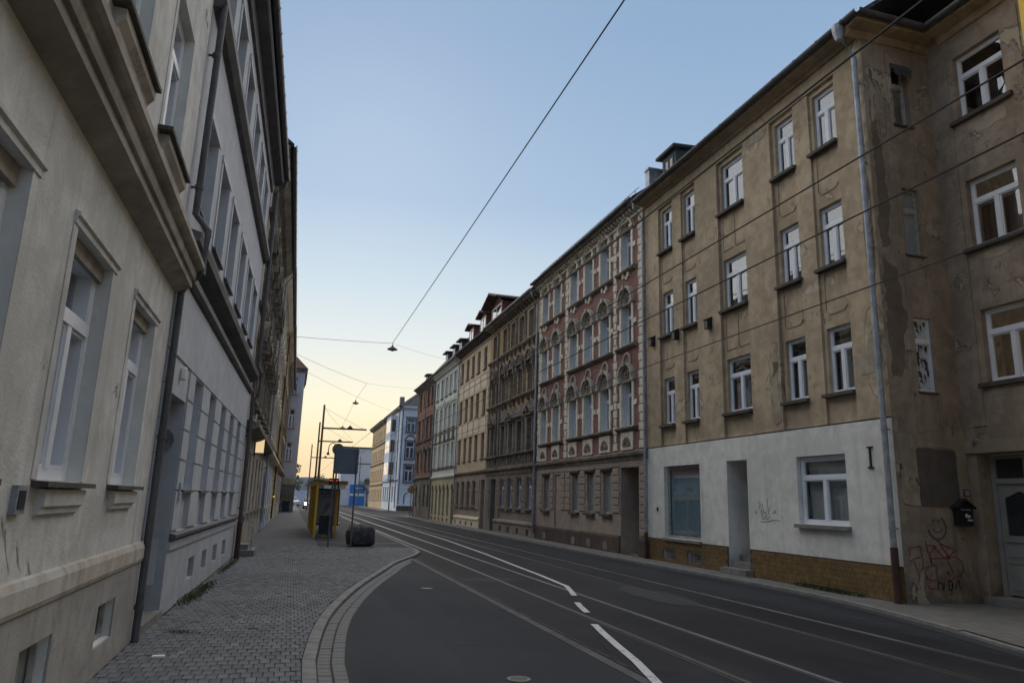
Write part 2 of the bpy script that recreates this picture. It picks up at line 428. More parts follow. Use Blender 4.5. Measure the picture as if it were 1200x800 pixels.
# ------------------------------------------------------------------ mesh building
class MB:
    def __init__(s, flip=None):
        s.v, s.f, s.flip = [], [], flip
    def add(s, vs, fs):
        o = len(s.v)
        if s.flip is None:
            s.v += [tuple(v) for v in vs]
            s.f += [tuple(i + o for i in f) for f in fs]
        else:
            s.v += [(s.flip - v[0], v[1], v[2]) for v in vs]
            s.f += [tuple(i + o for i in reversed(f)) for f in fs]
        return s
    def box(s, x0, x1, y0, y1, z0, z1, skip=''):
        x0, x1 = min(x0, x1), max(x0, x1); y0, y1 = min(y0, y1), max(y0, y1); z0, z1 = min(z0, z1), max(z0, z1)
        v = [(x0, y0, z0), (x1, y0, z0), (x1, y1, z0), (x0, y1, z0), (x0, y0, z1), (x1, y0, z1), (x1, y1, z1), (x0, y1, z1)]
        f = dict(b=(0, 3, 2, 1), t=(4, 5, 6, 7), s=(0, 1, 5, 4), e=(1, 2, 6, 5), n=(2, 3, 7, 6), w=(3, 0, 4, 7))
        return s.add(v, [q for k, q in f.items() if k not in skip])
    def prism(s, prof, x0, x1):
        """profile of (y, z) points swept along x, capped"""
        n = len(prof)
        v = [(x0, y, z) for y, z in prof] + [(x1, y, z) for y, z in prof]
        f = [(i, (i + 1) % n, (i + 1) % n + n, i + n) for i in range(n)]
        f += [tuple(range(n - 1, -1, -1)), tuple(range(n, 2 * n))]
        return s.add(v, f)
    def plate(s, pts, y0, y1):
        """outline of (x, z) points extruded from y0 to y1"""
        n = len(pts)
        v = [(x, y1, z) for x, z in pts] + [(x, y0, z) for x, z in pts]
        f = [(i, (i + 1) % n, (i + 1) % n + n, i + n) for i in range(n)]
        f += [tuple(range(n)), tuple(range(2 * n - 1, n - 1, -1))]
        return s.add(v, f)
    def tube(s, pts, r, n=8, r1=None):
        P = [Vector(p) for p in pts]
        vs, fs = [], []
        for i, p in enumerate(P):
            a = P[max(i - 1, 0)]; b = P[min(i + 1, len(P) - 1)]
            d = (b - a).normalized()
            u = d.cross(Vector((0, 0, 1)))
            if u.length < .1:
                u = d.cross(Vector((0, 1, 0)))
            u.normalize(); q = d.cross(u)
            rr = r if r1 is None else r + (r1 - r) * i / (len(P) - 1)
            for k in range(n):
                t_ = 2 * math.pi * k / n
                vs.append(p + u * math.cos(t_) * rr + q * math.sin(t_) * rr)
        for i in range(len(P) - 1):
            for k in range(n):
                k2 = (k + 1) % n
                fs.append((i * n + k, i * n + k2, (i + 1) * n + k2, (i + 1) * n + k))
        fs.append(tuple(range(n - 1, -1, -1)))
        fs.append(tuple(range((len(P) - 1) * n, len(P) * n)))
        return s.add(vs, fs)
    def lathe(s, prof, cx, cy, cz, n=16):
        vs = [(cx + r * math.cos(2 * math.pi * k / n), cy + r * math.sin(2 * math.pi * k / n), cz + z) for r, z in prof for k in range(n)]
        fs = [(i * n + k, i * n + (k + 1) % n, (i + 1) * n + (k + 1) % n, (i + 1) * n + k) for i in range(len(prof) - 1) for k in range(n)]
        fs += [tuple(range(n)), tuple(range((len(prof) - 1) * n, len(prof) * n))]
        return s.add(vs, fs)
    def arch(s, cx, cz, r0, r1, y0, y1, a0=0, a1=180, n=12, rz=1.0):
        for k in range(n):
            t0, t1 = R(a0 + (a1 - a0) * k / n), R(a0 + (a1 - a0) * (k + 1) / n)
            p = [(cx + r0 * math.cos(t0), cz + r0 * math.sin(t0) * rz), (cx + r1 * math.cos(t0), cz + r1 * math.sin(t0) * rz),
                 (cx + r1 * math.cos(t1), cz + r1 * math.sin(t1) * rz), (cx + r0 * math.cos(t1), cz + r0 * math.sin(t1) * rz)]
            s.plate(p, y0, y1)
        return s
    def stroke(s, pts, wdt, y):
        """flat ribbon in the x-z plane (paint)"""
        for (x0, z0), (x1, z1) in zip(pts, pts[1:]):
            dx, dz = x1 - x0, z1 - z0
            l = math.hypot(dx, dz) or 1
            nx, nz = -dz / l * wdt / 2, dx / l * wdt / 2
            ex, ez = dx / l * wdt * .3, dz / l * wdt * .3
            s.add([(x0 + nx - ex, y, z0 + nz - ez), (x0 - nx - ex, y, z0 - nz - ez), (x1 - nx + ex, y, z1 - nz + ez), (x1 + nx + ex, y, z1 + nz + ez)], [(0, 1, 2, 3)])
        return s
    def mesh(s, name, mat, smooth=False, recalc=True):
        me = bpy.data.meshes.new(name)
        me.from_pydata(s.v, [], s.f)
        if mat is not None:
            me.materials.append(M[mat] if isinstance(mat, str) else mat)
        if recalc and len(s.f) < 60000:
            b = bmesh.new(); b.from_mesh(me)
            bmesh.ops.recalc_face_normals(b, faces=b.faces)
            b.to_mesh(me); b.free()
        if smooth:
            for p in me.polygons: p.use_smooth = True
        return me
    def build(s, name, mat, parent=None, smooth=False, kind=None, label=None, recalc=True, loc=None):
        o = link(name, s.mesh(name, mat, smooth, recalc), parent, loc)
        if kind: o['kind'] = kind
        if label: o['label'] = label
        return o

def link(name, data, parent=None, loc=None, rotz=None):
    o = bpy.data.objects.new(name, data)
    COL.objects.link(o)
    if parent is not None: o.parent = parent
    if loc is not None: o.location = loc
    if rotz is not None: o.rotation_euler = (0, 0, rotz)
    return o
def tag(o, label, cat, group=None, kind=None):
    o['label'] = label; o['category'] = cat
    if group: o['group'] = group
    if kind: o['kind'] = kind
    return o
def thing(name, label, cat, loc=(0, 0, 0), rotz=0, group=None):
    return tag(link(name, None, None, loc, rotz), label, cat, group)
def struct(o):
    o['kind'] = 'structure'
    return o

# ------------------------------------------------------------------ windows (mesh data cached and shared)
CACHE = {}
def cached(key, fn):
    if key not in CACHE: CACHE[key] = fn()
    return CACHE[key]
def frame_mesh(w, h, style, mat, th=.06, fd=.07):
    """opening centred on x, from z=0; front face at y=0, thickness to -fd"""
    b = MB()
    a = w / 2
    b.box(-a, -a + th, -fd, 0, 0, h); b.box(a - th, a, -fd, 0, 0, h)
    b.box(-a + th, a - th, -fd, 0, 0, th); b.box(-a + th, a - th, -fd, 0, h - th, h)
    panes = []
    if style in ('T', 'T1'):
        tz = h * .68
        b.box(-a + th, a - th, -fd - .002, .012, tz - .045, tz + .045)
        if style == 'T':
            b.box(-.05, .05, -fd - .001, .008, th, tz - .045)
            panes = [(-a + th, -.05, th, tz - .045), (.05, a - th, th, tz - .045), (-a + th, a - th, tz + .045, h - th)]
        else:
            panes = [(-a + th, a - th, th, tz - .045), (-a + th, a - th, tz + .045, h - th)]
    elif style == 'I':
        b.box(-.04, .04, -fd - .001, .008, th, h - th)
        panes = [(-a + th, -.04, th, h - th), (.04, a - th, th, h - th)]
    else:
        panes = [(-a + th, a - th, th, h - th)]
    # sashes round every pane
    sashes = []
    for (x0, x1, z0, z1) in panes:
        q = .028
        b.box(x0 + .002, x0 + q, -fd + .015, -.008, z0 + .002, z1 - .002); b.box(x1 - q, x1 - .002, -fd + .015, -.008, z0 + .002, z1 - .002)
        b.box(x0 + q, x1 - q, -fd + .015, -.008, z0 + .002, z0 + q); b.box(x0 + q, x1 - q, -fd + .015, -.008, z1 - q, z1 - .002)
        sashes.append((x0 + q, x1 - q, z0 + q, z1 - q))
    return b.mesh('window', mat), sashes
def pane_mesh(w, h, mat):
    b = MB()
    b.box(-w / 2, w / 2, -.004, 0, 0, h)
    return b.mesh('pane', mat)
def curtain_mesh(w, h, mat):
    b = MB(); n = 14
    for k in range(n):
        x0, x1 = -w / 2 + w * k / n, -w / 2 + w * (k + 1) / n
        y0, y1 = .015 * math.sin(k * 2.1), .015 * math.sin((k + 1) * 2.1)
        b.add([(x0, y0, 0), (x1, y1, 0), (x1, y1, h), (x0, y0, h)], [(0, 1, 2, 3)])
    return b.mesh('curtain', mat, recalc=False)
def sill_mesh(w, dep, th, mat):
    b = MB()
    b.prism([(-.02, 0), (dep, -.012), (dep, -th), (-.02, -th)], -w / 2, w / 2)
    return b.mesh('sill', mat)

class House:
    """local frame: x along the facade, y outward to the street, z up.  u runs from the near end to the far end."""
    def __init__(s, name, label, side, x0, y0, length, yaw=0.0, cat='house', group=None):
        s.L = length
        if side == 'R':
            s.flip = None
            s.e = thing(name, label, cat, (x0, y0, 0), R(90) - yaw, group)
        else:
            s.flip = length
            s.e = thing(name, label, cat, (x0 + math.sin(yaw) * length, y0 + math.cos(yaw) * length, 0), R(-90) - yaw, group)
    def mb(s): return MB(s.flip)
    def U(s, u): return u if s.flip is None else s.L - u
    def wall(s, ops, z0, z1, mat, u0=0, u1=None, o=0.0, depth=.25, name='wall', label=None, revmat=None):
        """wall sheet with openings (u0,u1,z0,z1) and their reveals"""
        u1 = s.L if u1 is None else u1
        us = sorted({u0, u1, *[max(u0, min(u1, q)) for op in ops for q in op[:2]]})
        zs = sorted({z0, z1, *[max(z0, min(z1, q)) for op in ops for q in op[2:4]]})
        b = s.mb()
        for a0, a1 in zip(us, us[1:]):
            for c0, c1 in zip(zs, zs[1:]):
                if a1 - a0 < 1e-5 or c1 - c0 < 1e-5: continue
                mu, mz = (a0 + a1) / 2, (c0 + c1) / 2
                if any(op[0] < mu < op[1] and op[2] < mz < op[3] for op in ops): continue
                b.add([(a0, o, c0), (a1, o, c0), (a1, o, c1), (a0, o, c1)], [(0, 1, 2, 3)])
        nmain = len(b.f)
        for op in ops:
            a0, a1, c0, c1 = op[:4]
            d = op[4] if len(op) > 4 else depth
            c0b = max(c0, z0)
            if len(op) > 5: b.add([(a0, o - d, c0b), (a1, o - d, c0b), (a1, o - d, c1), (a0, o - d, c1)], [(0, 1, 2, 3)])
            b.add([(a0, o, c0b), (a0, o - d, c0b), (a0, o - d, c1), (a0, o, c1)], [(0, 1, 2, 3)])
            b.add([(a1, o, c0b), (a1, o, c1), (a1, o - d, c1), (a1, o - d, c0b)], [(0, 1, 2, 3)])
            b.add([(a0, o, c1), (a0, o - d, c1), (a1, o - d, c1), (a1, o, c1)], [(0, 1, 2, 3)])
            b.add([(a0, o, c0b), (a1, o, c0b), (a1, o - d, c0b), (a0, o - d, c0b)], [(0, 1, 2, 3)])
        ob = b.build(name, mat, s.e, recalc=False, label=label)
        if revmat:
            ob.data.materials.append(M[revmat])
            for p in ob.data.polygons:
                if p.index >= nmain: p.material_index = 1
        return ob
    def shell(s, ztop, depth, mat, o=-.01, u0=0, u1=None):
        """side and rear walls, and a dark inner wall a metre behind the panes"""
        u1 = s.L if u1 is None else u1
        b = s.mb()
        b.add([(u0, o, 0), (u0, -depth, 0), (u0, -depth, ztop), (u0, o, ztop)], [(0, 1, 2, 3)])
        b.add([(u1, o, 0), (u1, -depth, 0), (u1, -depth, ztop), (u1, o, ztop)], [(3, 2, 1, 0)])
        b.add([(u0, -depth, 0), (u1, -depth, 0), (u1, -depth, ztop), (u0, -depth, ztop)], [(0, 1, 2, 3)])
        b.build('side_wall', mat, s.e, recalc=False)
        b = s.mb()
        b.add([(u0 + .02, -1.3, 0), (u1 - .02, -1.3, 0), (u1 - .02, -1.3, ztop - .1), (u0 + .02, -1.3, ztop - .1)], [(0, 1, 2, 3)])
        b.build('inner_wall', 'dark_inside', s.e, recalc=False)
    def window(s, uc, z, w, h, style='T', mat='frame_white', d=.2, o=0.0, pane='glass', sill='sill_dark', sill_w=.14, sd=.1, sth=.07, curtain=None, label=None, th=.06, ch=1.0, name='window', fd=.07):
        me, pn = cached(('w', round(w, 2), round(h, 2), style, mat, th, fd), lambda: frame_mesh(round(w, 2), round(h, 2), style, mat, th, fd))
        W = link(name, me, s.e, (s.U(uc), o - d, z))
        if label: W['label'] = label
        for (x0, x1, z0, z1) in pn:
            pm = cached(('p', round(x1 - x0, 3), round(z1 - z0, 3), pane), lambda: pane_mesh(x1 - x0, z1 - z0, pane))
            link('pane', pm, W, ((x0 + x1) / 2, -.035 if fd < .1 else -fd + .03, z0))
        if sill:
            sm = cached(('s', round(w, 2), sd, sth, sill, d), lambda: sill_mesh(w + sill_w, sd + d - .002, sth, sill))
            link('sill', sm, W, (0, .002, .0))
        if curtain:
            cm = cached(('c', round(w, 2), round(h * ch, 2), curtain), lambda: curtain_mesh(w - .1, h * ch - .1, curtain))
            link('curtain', cm, W, (0, -.16 if fd < .1 else -.26, .05))
        return W
    def band(s, prof, u0, u1, mat, name='cornice', label=None):
        return s.mb().prism(prof, u0, u1).build(name, mat, s.e, label=label)
    def roof(s, z, over, pitch, ridge, mat='roof', u0=None, u1=None, depth=10):
        u0 = 0 if u0 is None else u0; u1 = s.L if u1 is None else u1
        zr = z + math.tan(R(pitch)) * ridge
        b = s.mb().prism([(over, z), (over - ridge, zr), (-depth - over, z), (-depth - over, z - .12), (over - ridge, zr - .14), (over, z - .1)], u0, u1)
        return b.build('roof', mat, s.e)
    def gutter(s, z, o, u0, u1, r=.085, mat='gutter'):
        b = s.mb(); n = 7
        for k in range(n):
            a, c = math.pi * (1 + k / n), math.pi * (1 + (k + 1) / n)
            p = [(o + r * math.cos(a), z + r * math.sin(a)), (o + r * math.cos(c), z + r * math.sin(c)),
                 (o + (r - .008) * math.cos(c), z + (r - .008) * math.sin(c)), (o + (r - .008) * math.cos(a), z + (r - .008) * math.sin(a))]
            b.prism(p, u0, u1)
        k = u0 + .4
        while k < u1:
            b.box(k, k + .03, o - r - .012, o + r + .012, z - .004, z + .006)
            b.prism([(o + r + .001, z + .005), (o + r + .014, z + .005), (o + r * .7 + .014, z - r * .72), (o + r * .7, z - r * .7)], k, k + .03)
            k += .8
        g = b.build('gutter', mat, s.e)
        return g
    def pipe(s, u, pts, r, mat, foot=None, zfoot=0, step=1.9):
        b = s.mb(); b.tube([(u + p[0], p[1], p[2]) for p in pts], r, 10)
        P = b.build('drainpipe', mat, s.e, smooth=False)
        z0, z1 = pts[-1][2], pts[-2][2] if len(pts) > 1 else 0
        zz = min(z0, z1) + .35
        while zz < max(z0, z1):
            q = s.mb(); uu, oo = u + pts[-1][0], pts[-1][1]
            n = 10
            q.tube([(uu, oo, zz), (uu, oo, zz + .05)], r + .012, 10)
            q.box(uu - .012, uu + .012, oo - r - .1, oo - r, zz + .01, zz + .035)
            q.build('pipe_clip', mat, P)
            zz += step
        if foot:
            q = s.mb(); q.tube([(u + pts[-1][0], pts[-1][1], zfoot), (u + pts[-1][0], pts[-1][1], pts[-1][2] + .02)], r + .012, 10)
            q.build('pipe_foot', foot, P)
        return P

def north(name, label, x0, y0, length, yaw=0.0, cat='house'):
    """a front that looks back down the street; u runs to the right"""
    h = House.__new__(House)
    h.L = length; h.flip = length
    h.e = thing(name, label, cat, (x0 + length * math.cos(yaw), y0 + length * math.sin(yaw), 0), R(180) + yaw)
    return h
def absorb(root, h):
    """hand the parts of a wing over to the house it belongs to"""
    bpy.context.view_layer.update()
    inv = root.matrix_world.inverted() @ h.e.matrix_world
    for ch in list(h.e.children):
        ml = inv @ ch.matrix_local
        ch.parent = root
        ch.matrix_local = ml
    bpy.data.objects.remove(h.e)

def surround(h, uc, z0, z1, w, mat, t=.12, proud=.03, top=True, name='window_surround', o=0.0):
    b = h.mb(); a = w / 2
    if not top:
        h.mb().box(uc - a - t, uc - a, o, o + proud, z0, z1).build('window_jamb', mat, h.e)
        return h.mb().box(uc + a, uc + a + t, o, o + proud, z0, z1).build('window_jamb', mat, h.e)
    b.box(uc - a - t, uc - a, o, o + proud, z0, z1); b.box(uc + a, uc + a + t, o, o + proud, z0, z1)
    if top: b.box(uc - a - t - .02, uc + a + t + .02, o, o + proud + .012, z1 + .001, z1 + t)
    return b.build(name, mat, h.e)
def hood(h, uc, z, w, kind, mat, proj=.14):
    b = h.mb(); a = w / 2
    if kind == 'flat':
        b.prism([(0, z), (proj * .5, z + .02), (proj, z + .09), (proj, z + .13), (0, z + .18)], uc - a - .16, uc + a + .16)
    elif kind == 'tri':
        b.prism([(0, z), (proj, z + .03), (proj, z + .09), (0, z + .1)], uc - a - .2, uc + a + .2)
        b.plate([(uc - a - .22, z + .1), (uc + a + .22, z + .1), (uc, z + .55)], 0, proj * .35)
        for sgn in (-1, 1):
            x0, x1 = uc + sgn * (a + .24), uc
            b.plate([(x0, z + .1), (x0, z + .17), (x1, z + .63), (x1, z + .54)], 0, proj)
        b.box(uc - .08, uc + .08, .0, proj + .03, z + .16, z + .36)
    elif kind == 'shell':
        b.prism([(0, z), (proj, z + .03), (proj, z + .09), (0, z + .1)], uc - a - .18, uc + a + .18)
        for k in range(7):
            t0 = R(180 * k / 7 + 4); t1 = R(180 * (k + 1) / 7 - 4); tm = (t0 + t1) / 2
            b.plate([(uc, z + .12), (uc + .42 * math.cos(t0), z + .12 + .42 * math.sin(t0)), (uc + .47 * math.cos(tm), z + .12 + .47 * math.sin(tm)), (uc + .42 * math.cos(t1), z + .12 + .42 * math.sin(t1))], 0, proj * .7 + (k % 2) * .03)
        b.arch(uc, z + .12, .46, .55, 0, proj, n=9)
        for sgn in (-1, 1):
            b.box(uc + sgn * (a + .06), uc + sgn * (a + .2), 0, proj * .9, z - .3, z - .002)
            b.box(uc + sgn * (a + .04), uc + sgn * (a + .18), 0, proj * .5, z - .55, z - .3)
    elif kind in ('arch', 'seg'):
        rz = 1.0 if kind == 'arch' else .62
        b.arch(uc, z, a + .02, a + .10, 0, proj * .5, rz=rz)
        b.arch(uc, z, a + .10, a + .20, 0, proj, rz=rz)
        b.box(uc - a - .26, uc - a - .0, 0, proj * .9, z - .1, z - .002); b.box(uc + a + .0, uc + a + .26, 0, proj * .9, z - .1, z - .002)
        b.plate([(uc - .07, z + (a + .03) * rz), (uc + .07, z + (a + .03) * rz), (uc + .1, z + (a + .23) * rz), (uc - .1, z + (a + .23) * rz)], 0, proj + .04)
    return b.build('window_hood', mat, h.e)
def tympanum(h, uc, z, w, rz, mat='rosette', o=-.02):
    b = h.mb(); a = w / 2
    n = 12
    b.plate([(uc + a * math.cos(R(180 * k / n)), z + a * rz * math.sin(R(180 * k / n))) for k in range(n + 1)], o - .1, o)
    b.box(uc - a, uc + a, o - .1, o + .03, z - .12, z - .002)
    c = z + a * rz * .45
    b.arch(uc, c, a * .28, a * .40, o, o + .035, 0, 360, 10)
    for k in range(8):
        t = R(k * 45 + 10)
        x, zz = uc + a * .66 * math.cos(t), c + a * .52 * math.sin(t)
        if zz < z + .02: continue
        b.plate([(x - .035, zz), (x, zz - .035), (x + .035, zz), (x, zz + .035)], o, o + .03 + .012 * (k % 2))
    b.plate([(uc - .05, c), (uc, c - .05), (uc + .05, c), (uc, c + .05)], o, o + .06)
    return b.build('tympanum', mat, h.e)
def blocks(h, u0, u1, z0, z1, hh, mat, o=.0, proud=.035, gap=.03, alt=.0, name='stone_block'):
    """coursed blocks laid one by one on a pier"""
    n = max(1, round((z1 - z0) / hh)); s = (z1 - z0) / n
    uc = (u0 + u1) / 2; w = u1 - u0
    for k in range(n):
        ww = w - (alt if k % 2 else 0)
        me = cached(('bl', round(ww, 3), round(s, 3), mat, proud), lambda: MB().prism([(0, gap / 2), (proud - .012, gap / 2), (proud, gap / 2 + .015), (proud, s - gap / 2 - .015), (proud - .012, s - gap / 2), (0, s - gap / 2)], -ww / 2, ww / 2).mesh(name, mat))
        link(name, me, h.e, (h.U(uc), o, z0 + k * s))

# ================================================================== RIGHT: tan corner house
RX = 11.25
h = House('tan_corner_house', 'tan peeling four-storey corner house with white painted ground floor and ochre tiled plinth', 'R', RX, 11.6, 10.45)
r1 = h
cols = [(9.06, .69), (7.60, .69), (5.22, 1.11), (2.85, .75), (1.39, .75)]
rows = [(4.20, 1.49), (7.11, 1.47), (10.01, 1.48)]
base_ops = [(7.22, 9.35, .72, 2.88, .14), (4.9, 5.83, .0, 2.9, .75), (1.35, 2.94, 1.36, 2.87, .12), (8.74, 9.38, .09, .36, .2), (7.27, 7.93, .09, .36, .2)]
h.wall(base_ops, 0, 3.53, 'r1_base', label='white painted ground floor wall', name='ground_floor_wall')
h.wall([(u - w_ / 2, u + w_ / 2, z, z + hh) for u, w_ in cols for z, hh in rows], 3.53, 12.15, 'r1_wall', o=-.09, depth=.16)
b = h.mb(); b.box(.0, h.L, -.09, .0, 3.5, 3.532, skip='s'); b.build('string_course', 'r1_base', h.e)
for (a0, a1) in [(0, .9), (1.86, 2.42), (3.34, 4.55), (5.88, 7.12), (8.02, 8.60), (9.5, 10.45)]:
    wide = a1 - a0 > .8
    h.mb().box(a0, a1, -.092, .0 if wide else -.03, 3.534, 11.62).build('pilaster', 'r1_wall', h.e)
h.mb().box(0, h.L, -.092, .004, 11.621, 12.0).build('frieze', 'r1_wall', h.e)
h.band([(0, 12.0), (.06, 12.0), (.1, 12.06), (.36, 12.1), (.40, 12.12), (.40, 12.2), (0, 12.22)], 0, h.L, 'trim_tan')
def octo(h, u0, u1, z0, z1, o, mat='trim_tan', c=.1, t=.022):
    b = h.mb()
    p = [(u0, z0 + c), (u0 + c, z0), (u1 - c, z0), (u1, z0 + c), (u1, z1), (u0, z1)]
    for i in range(len(p) - 1):
        b.stroke([p[i], p[i + 1]], t, o + .012)
    q = h.mb()
    for i in range(len(p) - 1):
        (x0, z0_), (x1, z1_) = p[i], p[i + 1]
        dx, dz = x1 - x0, z1_ - z0_; l = math.hypot(dx, dz); nx, nz = -dz / l * t / 2, dx / l * t / 2
        q.plate([(x0 + nx, z0_ + nz), (x0 - nx, z0_ - nz), (x1 - nx, z1_ - nz), (x1 + nx, z1_ + nz)], o, o + .016)
    return q.build('panel_moulding', mat, h.e)
for (u, w_) in cols:
    for z in (5.9, 8.8):
        if w_ > 1:
            octo(h, u - .52, u - .06, z + .05, z + 1.1, -.09, c=.02); octo(h, u + .06, u + .52, z + .05, z + 1.1, -.09, c=.02)
        else:
            octo(h, u - .33, u + .33, z + .1, z + 1.1, -.09)
CUR = {(0, 0): 'curtain', (3, 0): 'curtain', (4, 0): 'curtain', (2, 0): 'curtain', (1, 0): 'curtain'}
for i, (u, w_) in enumerate(cols):
    for j, (z, hh) in enumerate(rows):
        h.window(u, z, w_, hh, 'T', d=.09, o=-.09, sill='sill_dark', sill_w=.2, sd=.17, sth=.09, th=.055, curtain=CUR.get((i, j)), ch=.66)
# ground floor
W = h.window(8.285, .72, 2.11, 2.14, 'F', mat='frame_old', d=.13, pane='glass', sill='concrete', sill_w=.1, sd=.1, sth=.08, th=.05, label='wide shop window with a pale vertical blind', name='shop_window')
link('blind', cached('shopblind', lambda: curtain_mesh(2.0, 2.02, 'shop_blind')), W, (0, -.09, .05))
W = h.window(2.145, 1.36, 1.57, 1.5, 'T', d=.11, sill='concrete', sill_w=.12, sd=.12, sth=.09, th=.08, curtain='blind', label='large three-light window in the white wall')
h.mb().box(1.62, 2.67, -.2, -.17, 1.45, 2.75).build('roller_blind', 'blind', W) if False else None
# entrance niche
b = h.mb(); b.box(4.92, 5.0, -.74, -.66, .45, 2.9); b.box(5.73, 5.81, -.74, -.66, .45, 2.9); b.box(5.0, 5.73, -.74, -.66, 2.25, 2.33); b.box(5.0, 5.73, -.735, -.67, .46, 1.2)
d_ = b.build('house_door', 'door_grey', h.e)
h.mb().box(5.0, 5.73, -.72, -.70, 1.2, 2.25).build('pane', 'glass_far', d_)
h.mb().box(5.0, 5.73, -.72, -.70, 2.33, 2.88).build('pane', 'glass_far', d_)
h.mb().tube([(5.12, -.64, 1.35), (5.12, -.6, 1.35), (5.24, -.6, 1.35)], .012, 6).build('handle', 'zinc', d_)
for k in range(3):
    b = h.mb(); b.box(4.88 - (.12 if k == 0 else 0) + .03 * (k > 0), 5.85 + (.1 if k == 0 else -.03), -.75, .24 - .27 * k, .155 * k - (0 if k else .02), .155 * (k + 1) - .001)
    b.build('step', 'concrete', h.e)
# tile plinth: laid as real relief
b = h.mb(); bs = h.mb()
rt = random.Random(3)
def in_op(u, z):
    return any(o_[0] - .09 < u < o_[1] + .02 and o_[2] - .03 < z < o_[3] + .03 for o_ in (base_ops[1], base_ops[3], base_ops[4]))
for j in range(6):
    z0 = .005 + j * .107
    k = -1
    while k * .11 < h.L:
        u0 = k * .11 + (.055 if j % 2 else 0); u0c, u1c = max(0, u0), min(h.L, u0 + .106)
        if u1c - u0c > .02 and not in_op((u0c + u1c) / 2, z0 + .05) and not in_op(u0c, z0 + .05):
            p = .028 + rt.random() * .006
            b.add([(u0c, p - .006, z0), (u1c, p - .006, z0), (u1c, p - .004, z0 + .103), (u0c, p - .004, z0 + .103), ((u0c + u1c) / 2, p - .0005, z0 + .05)], [(0, 1, 4), (1, 2, 4), (2, 3, 4), (3, 0, 4)])
        k += 1
o_ = b.build('plinth_tiles', 'tile_ochre', h.e, kind='stuff', recalc=False)
segs = [(0, 4.88), (5.85, 7.25), (7.95, 8.72), (9.4, 10.45)]
for a0, a1 in segs: bs.box(a0, a1, .001, .022, 0, .645)
for a0, a1 in ((7.25, 7.95), (8.72, 9.4)): bs.box(a0, a1, .001, .022, .38, .645); bs.box(a0, a1, .001, .022, 0, .07)
bs.box(0, 4.88, .001, .034, .646, .67); bs.box(5.85, 10.45, .001, .034, .646, .67)
bs.build('plinth', 'sill_dark', h.e)
for u in (9.06, 7.6):
    b = h.mb(); b.box(u - .31, u + .31, -.19, -.18, .09, .36); v = b.build('cellar_vent', 'black_hole', h.e)
    b = h.mb()
    for k in range(9): b.box(u - .3 + k * .072, u - .285 + k * .072, -.06, -.045, .09, .36)
    b.build('grille', 'frame_old', v)
b = h.mb(); b.box(.60, .64, 0, .03, 2.56, 2.94); b.box(.55, .69, 0, .035, 2.53, 2.56); b.box(.55, .69, 0, .035, 2.94, 2.97)
b.build('wall_anchor', 'black_iron', h.e)
h.mb().box(9.75, 9.82, 0, .03, 1.5, 1.62).build('bell_plate', 'black_iron', h.e)
for u, z in ((6.42, 6.83), (8.33, 6.9), (9.9, 7.0)):
    b = h.mb(); b.box(u - .09, u + .09, 0, .16, z - .12, z + .14); b.prism([(0, z + .14), (.2, z + .14), (.0, z + .24)], u - .11, u + .11)
    b.build('junction_box', 'black_iron', h.e)
h.gutter(12.22, .49, -.5, h.L, .09)
h.pipe(.08, [(0, .49, 12.15), (0, .47, 11.95), (.0, .14, 11.5), (0, .12, 1.0)], .06, 'zinc', 'pipe_red', .0)
h.mb().lathe([(.07, -.2), (.13, 0), (.14, .16), (.12, .16)], .08, .5, 12.04, 10).build('rain_hopper', 'zinc', h.e)
h.pipe(10.40, [(0, .49, 12.15), (0, .46, 11.95), (.0, .14, 11.6), (0, .12, .8)], .05, 'zinc', 'pipe_red', .0)
h.roof(12.26, .5, 38, 5.2, depth=9.5)
# snow guard and dormer
b = h.mb()
for k in range(18):
    u = .2 + k * .58; b.box(u, u + .02, .08, .11, 12.5, 12.66)
b.tube([(0, .1, 12.65), (10.4, .1, 12.65)], .014, 6)
b.build('snow_guard', 'gutter', h.e)
def dormer(h, u0, u1, o, z0, z1, mat, rmat='roof', wmat='frame_old', over=.18, deep=2.2, gable=0):
    b = h.mb(); b.box(u0, u1, o - deep, o, z0, z1)
    D = b.build('dormer', mat, h.e)
    b = h.mb()
    if gable:
        uc = (u0 + u1) / 2
        b.plate([(u0 - over, z1), (uc, z1 + gable), (u1 + over, z1), (u1 + over, z1 + .1), (uc, z1 + gable + .12), (u0 - over, z1 + .1)], o - deep, o + over)
        b.plate([(u0, z1 - .01), (u1, z1 - .01), (uc, z1 + gable - .02)], o - deep, o - .01)
    else:
        b.prism([(o + over, z1 + .0), (o + over, z1 + .1), (o - deep, z1 + .22), (o - deep, z1 + .1)], u0 - over, u1 + over)
    b.build('dormer_roof', rmat, D)
    b = h.mb(); w_ = u1 - u0
    b.box(u0 + .12, u0 + .2, o, o + .03, z0 + .2, z1 - .12); b.box(u1 - .2, u1 - .12, o, o + .03, z0 + .2, z1 - .12)
    b.box(u0 + .2, u1 - .2, o, o + .03, z1 - .2, z1 - .12); b.box(u0 + w_ / 2 - .03, u0 + w_ / 2 + .03, o, o + .03, z0 + .2, z1 - .2); b.box(u0 + .1, u1 - .1, o, o + .06, z0 + .12, z0 + .2)
    b.build('window_frame', wmat, D)
    h.mb().box(u0 + .2, u1 - .2, o, o + .008, z0 + .2, z1 - .2).build('pane', 'glass_far', D)
    return D
dormer(h, 9.0, 9.95, -.45, 12.7, 13.75, 'dormer_green', wmat='dormer_green')
b = h.mb(); b.box(10.3, 10.6, -2.5, -.1, 12.4, 13.5); b.box(10.27, 10.63, -2.52, -.06, 13.5, 13.58)
b.build('party_wall_coping', 'zinc', h.e)
h.shell(12.1, 9.5, 'r0_wall', o=-.3, u0=1.6, u1=h.L - .004)
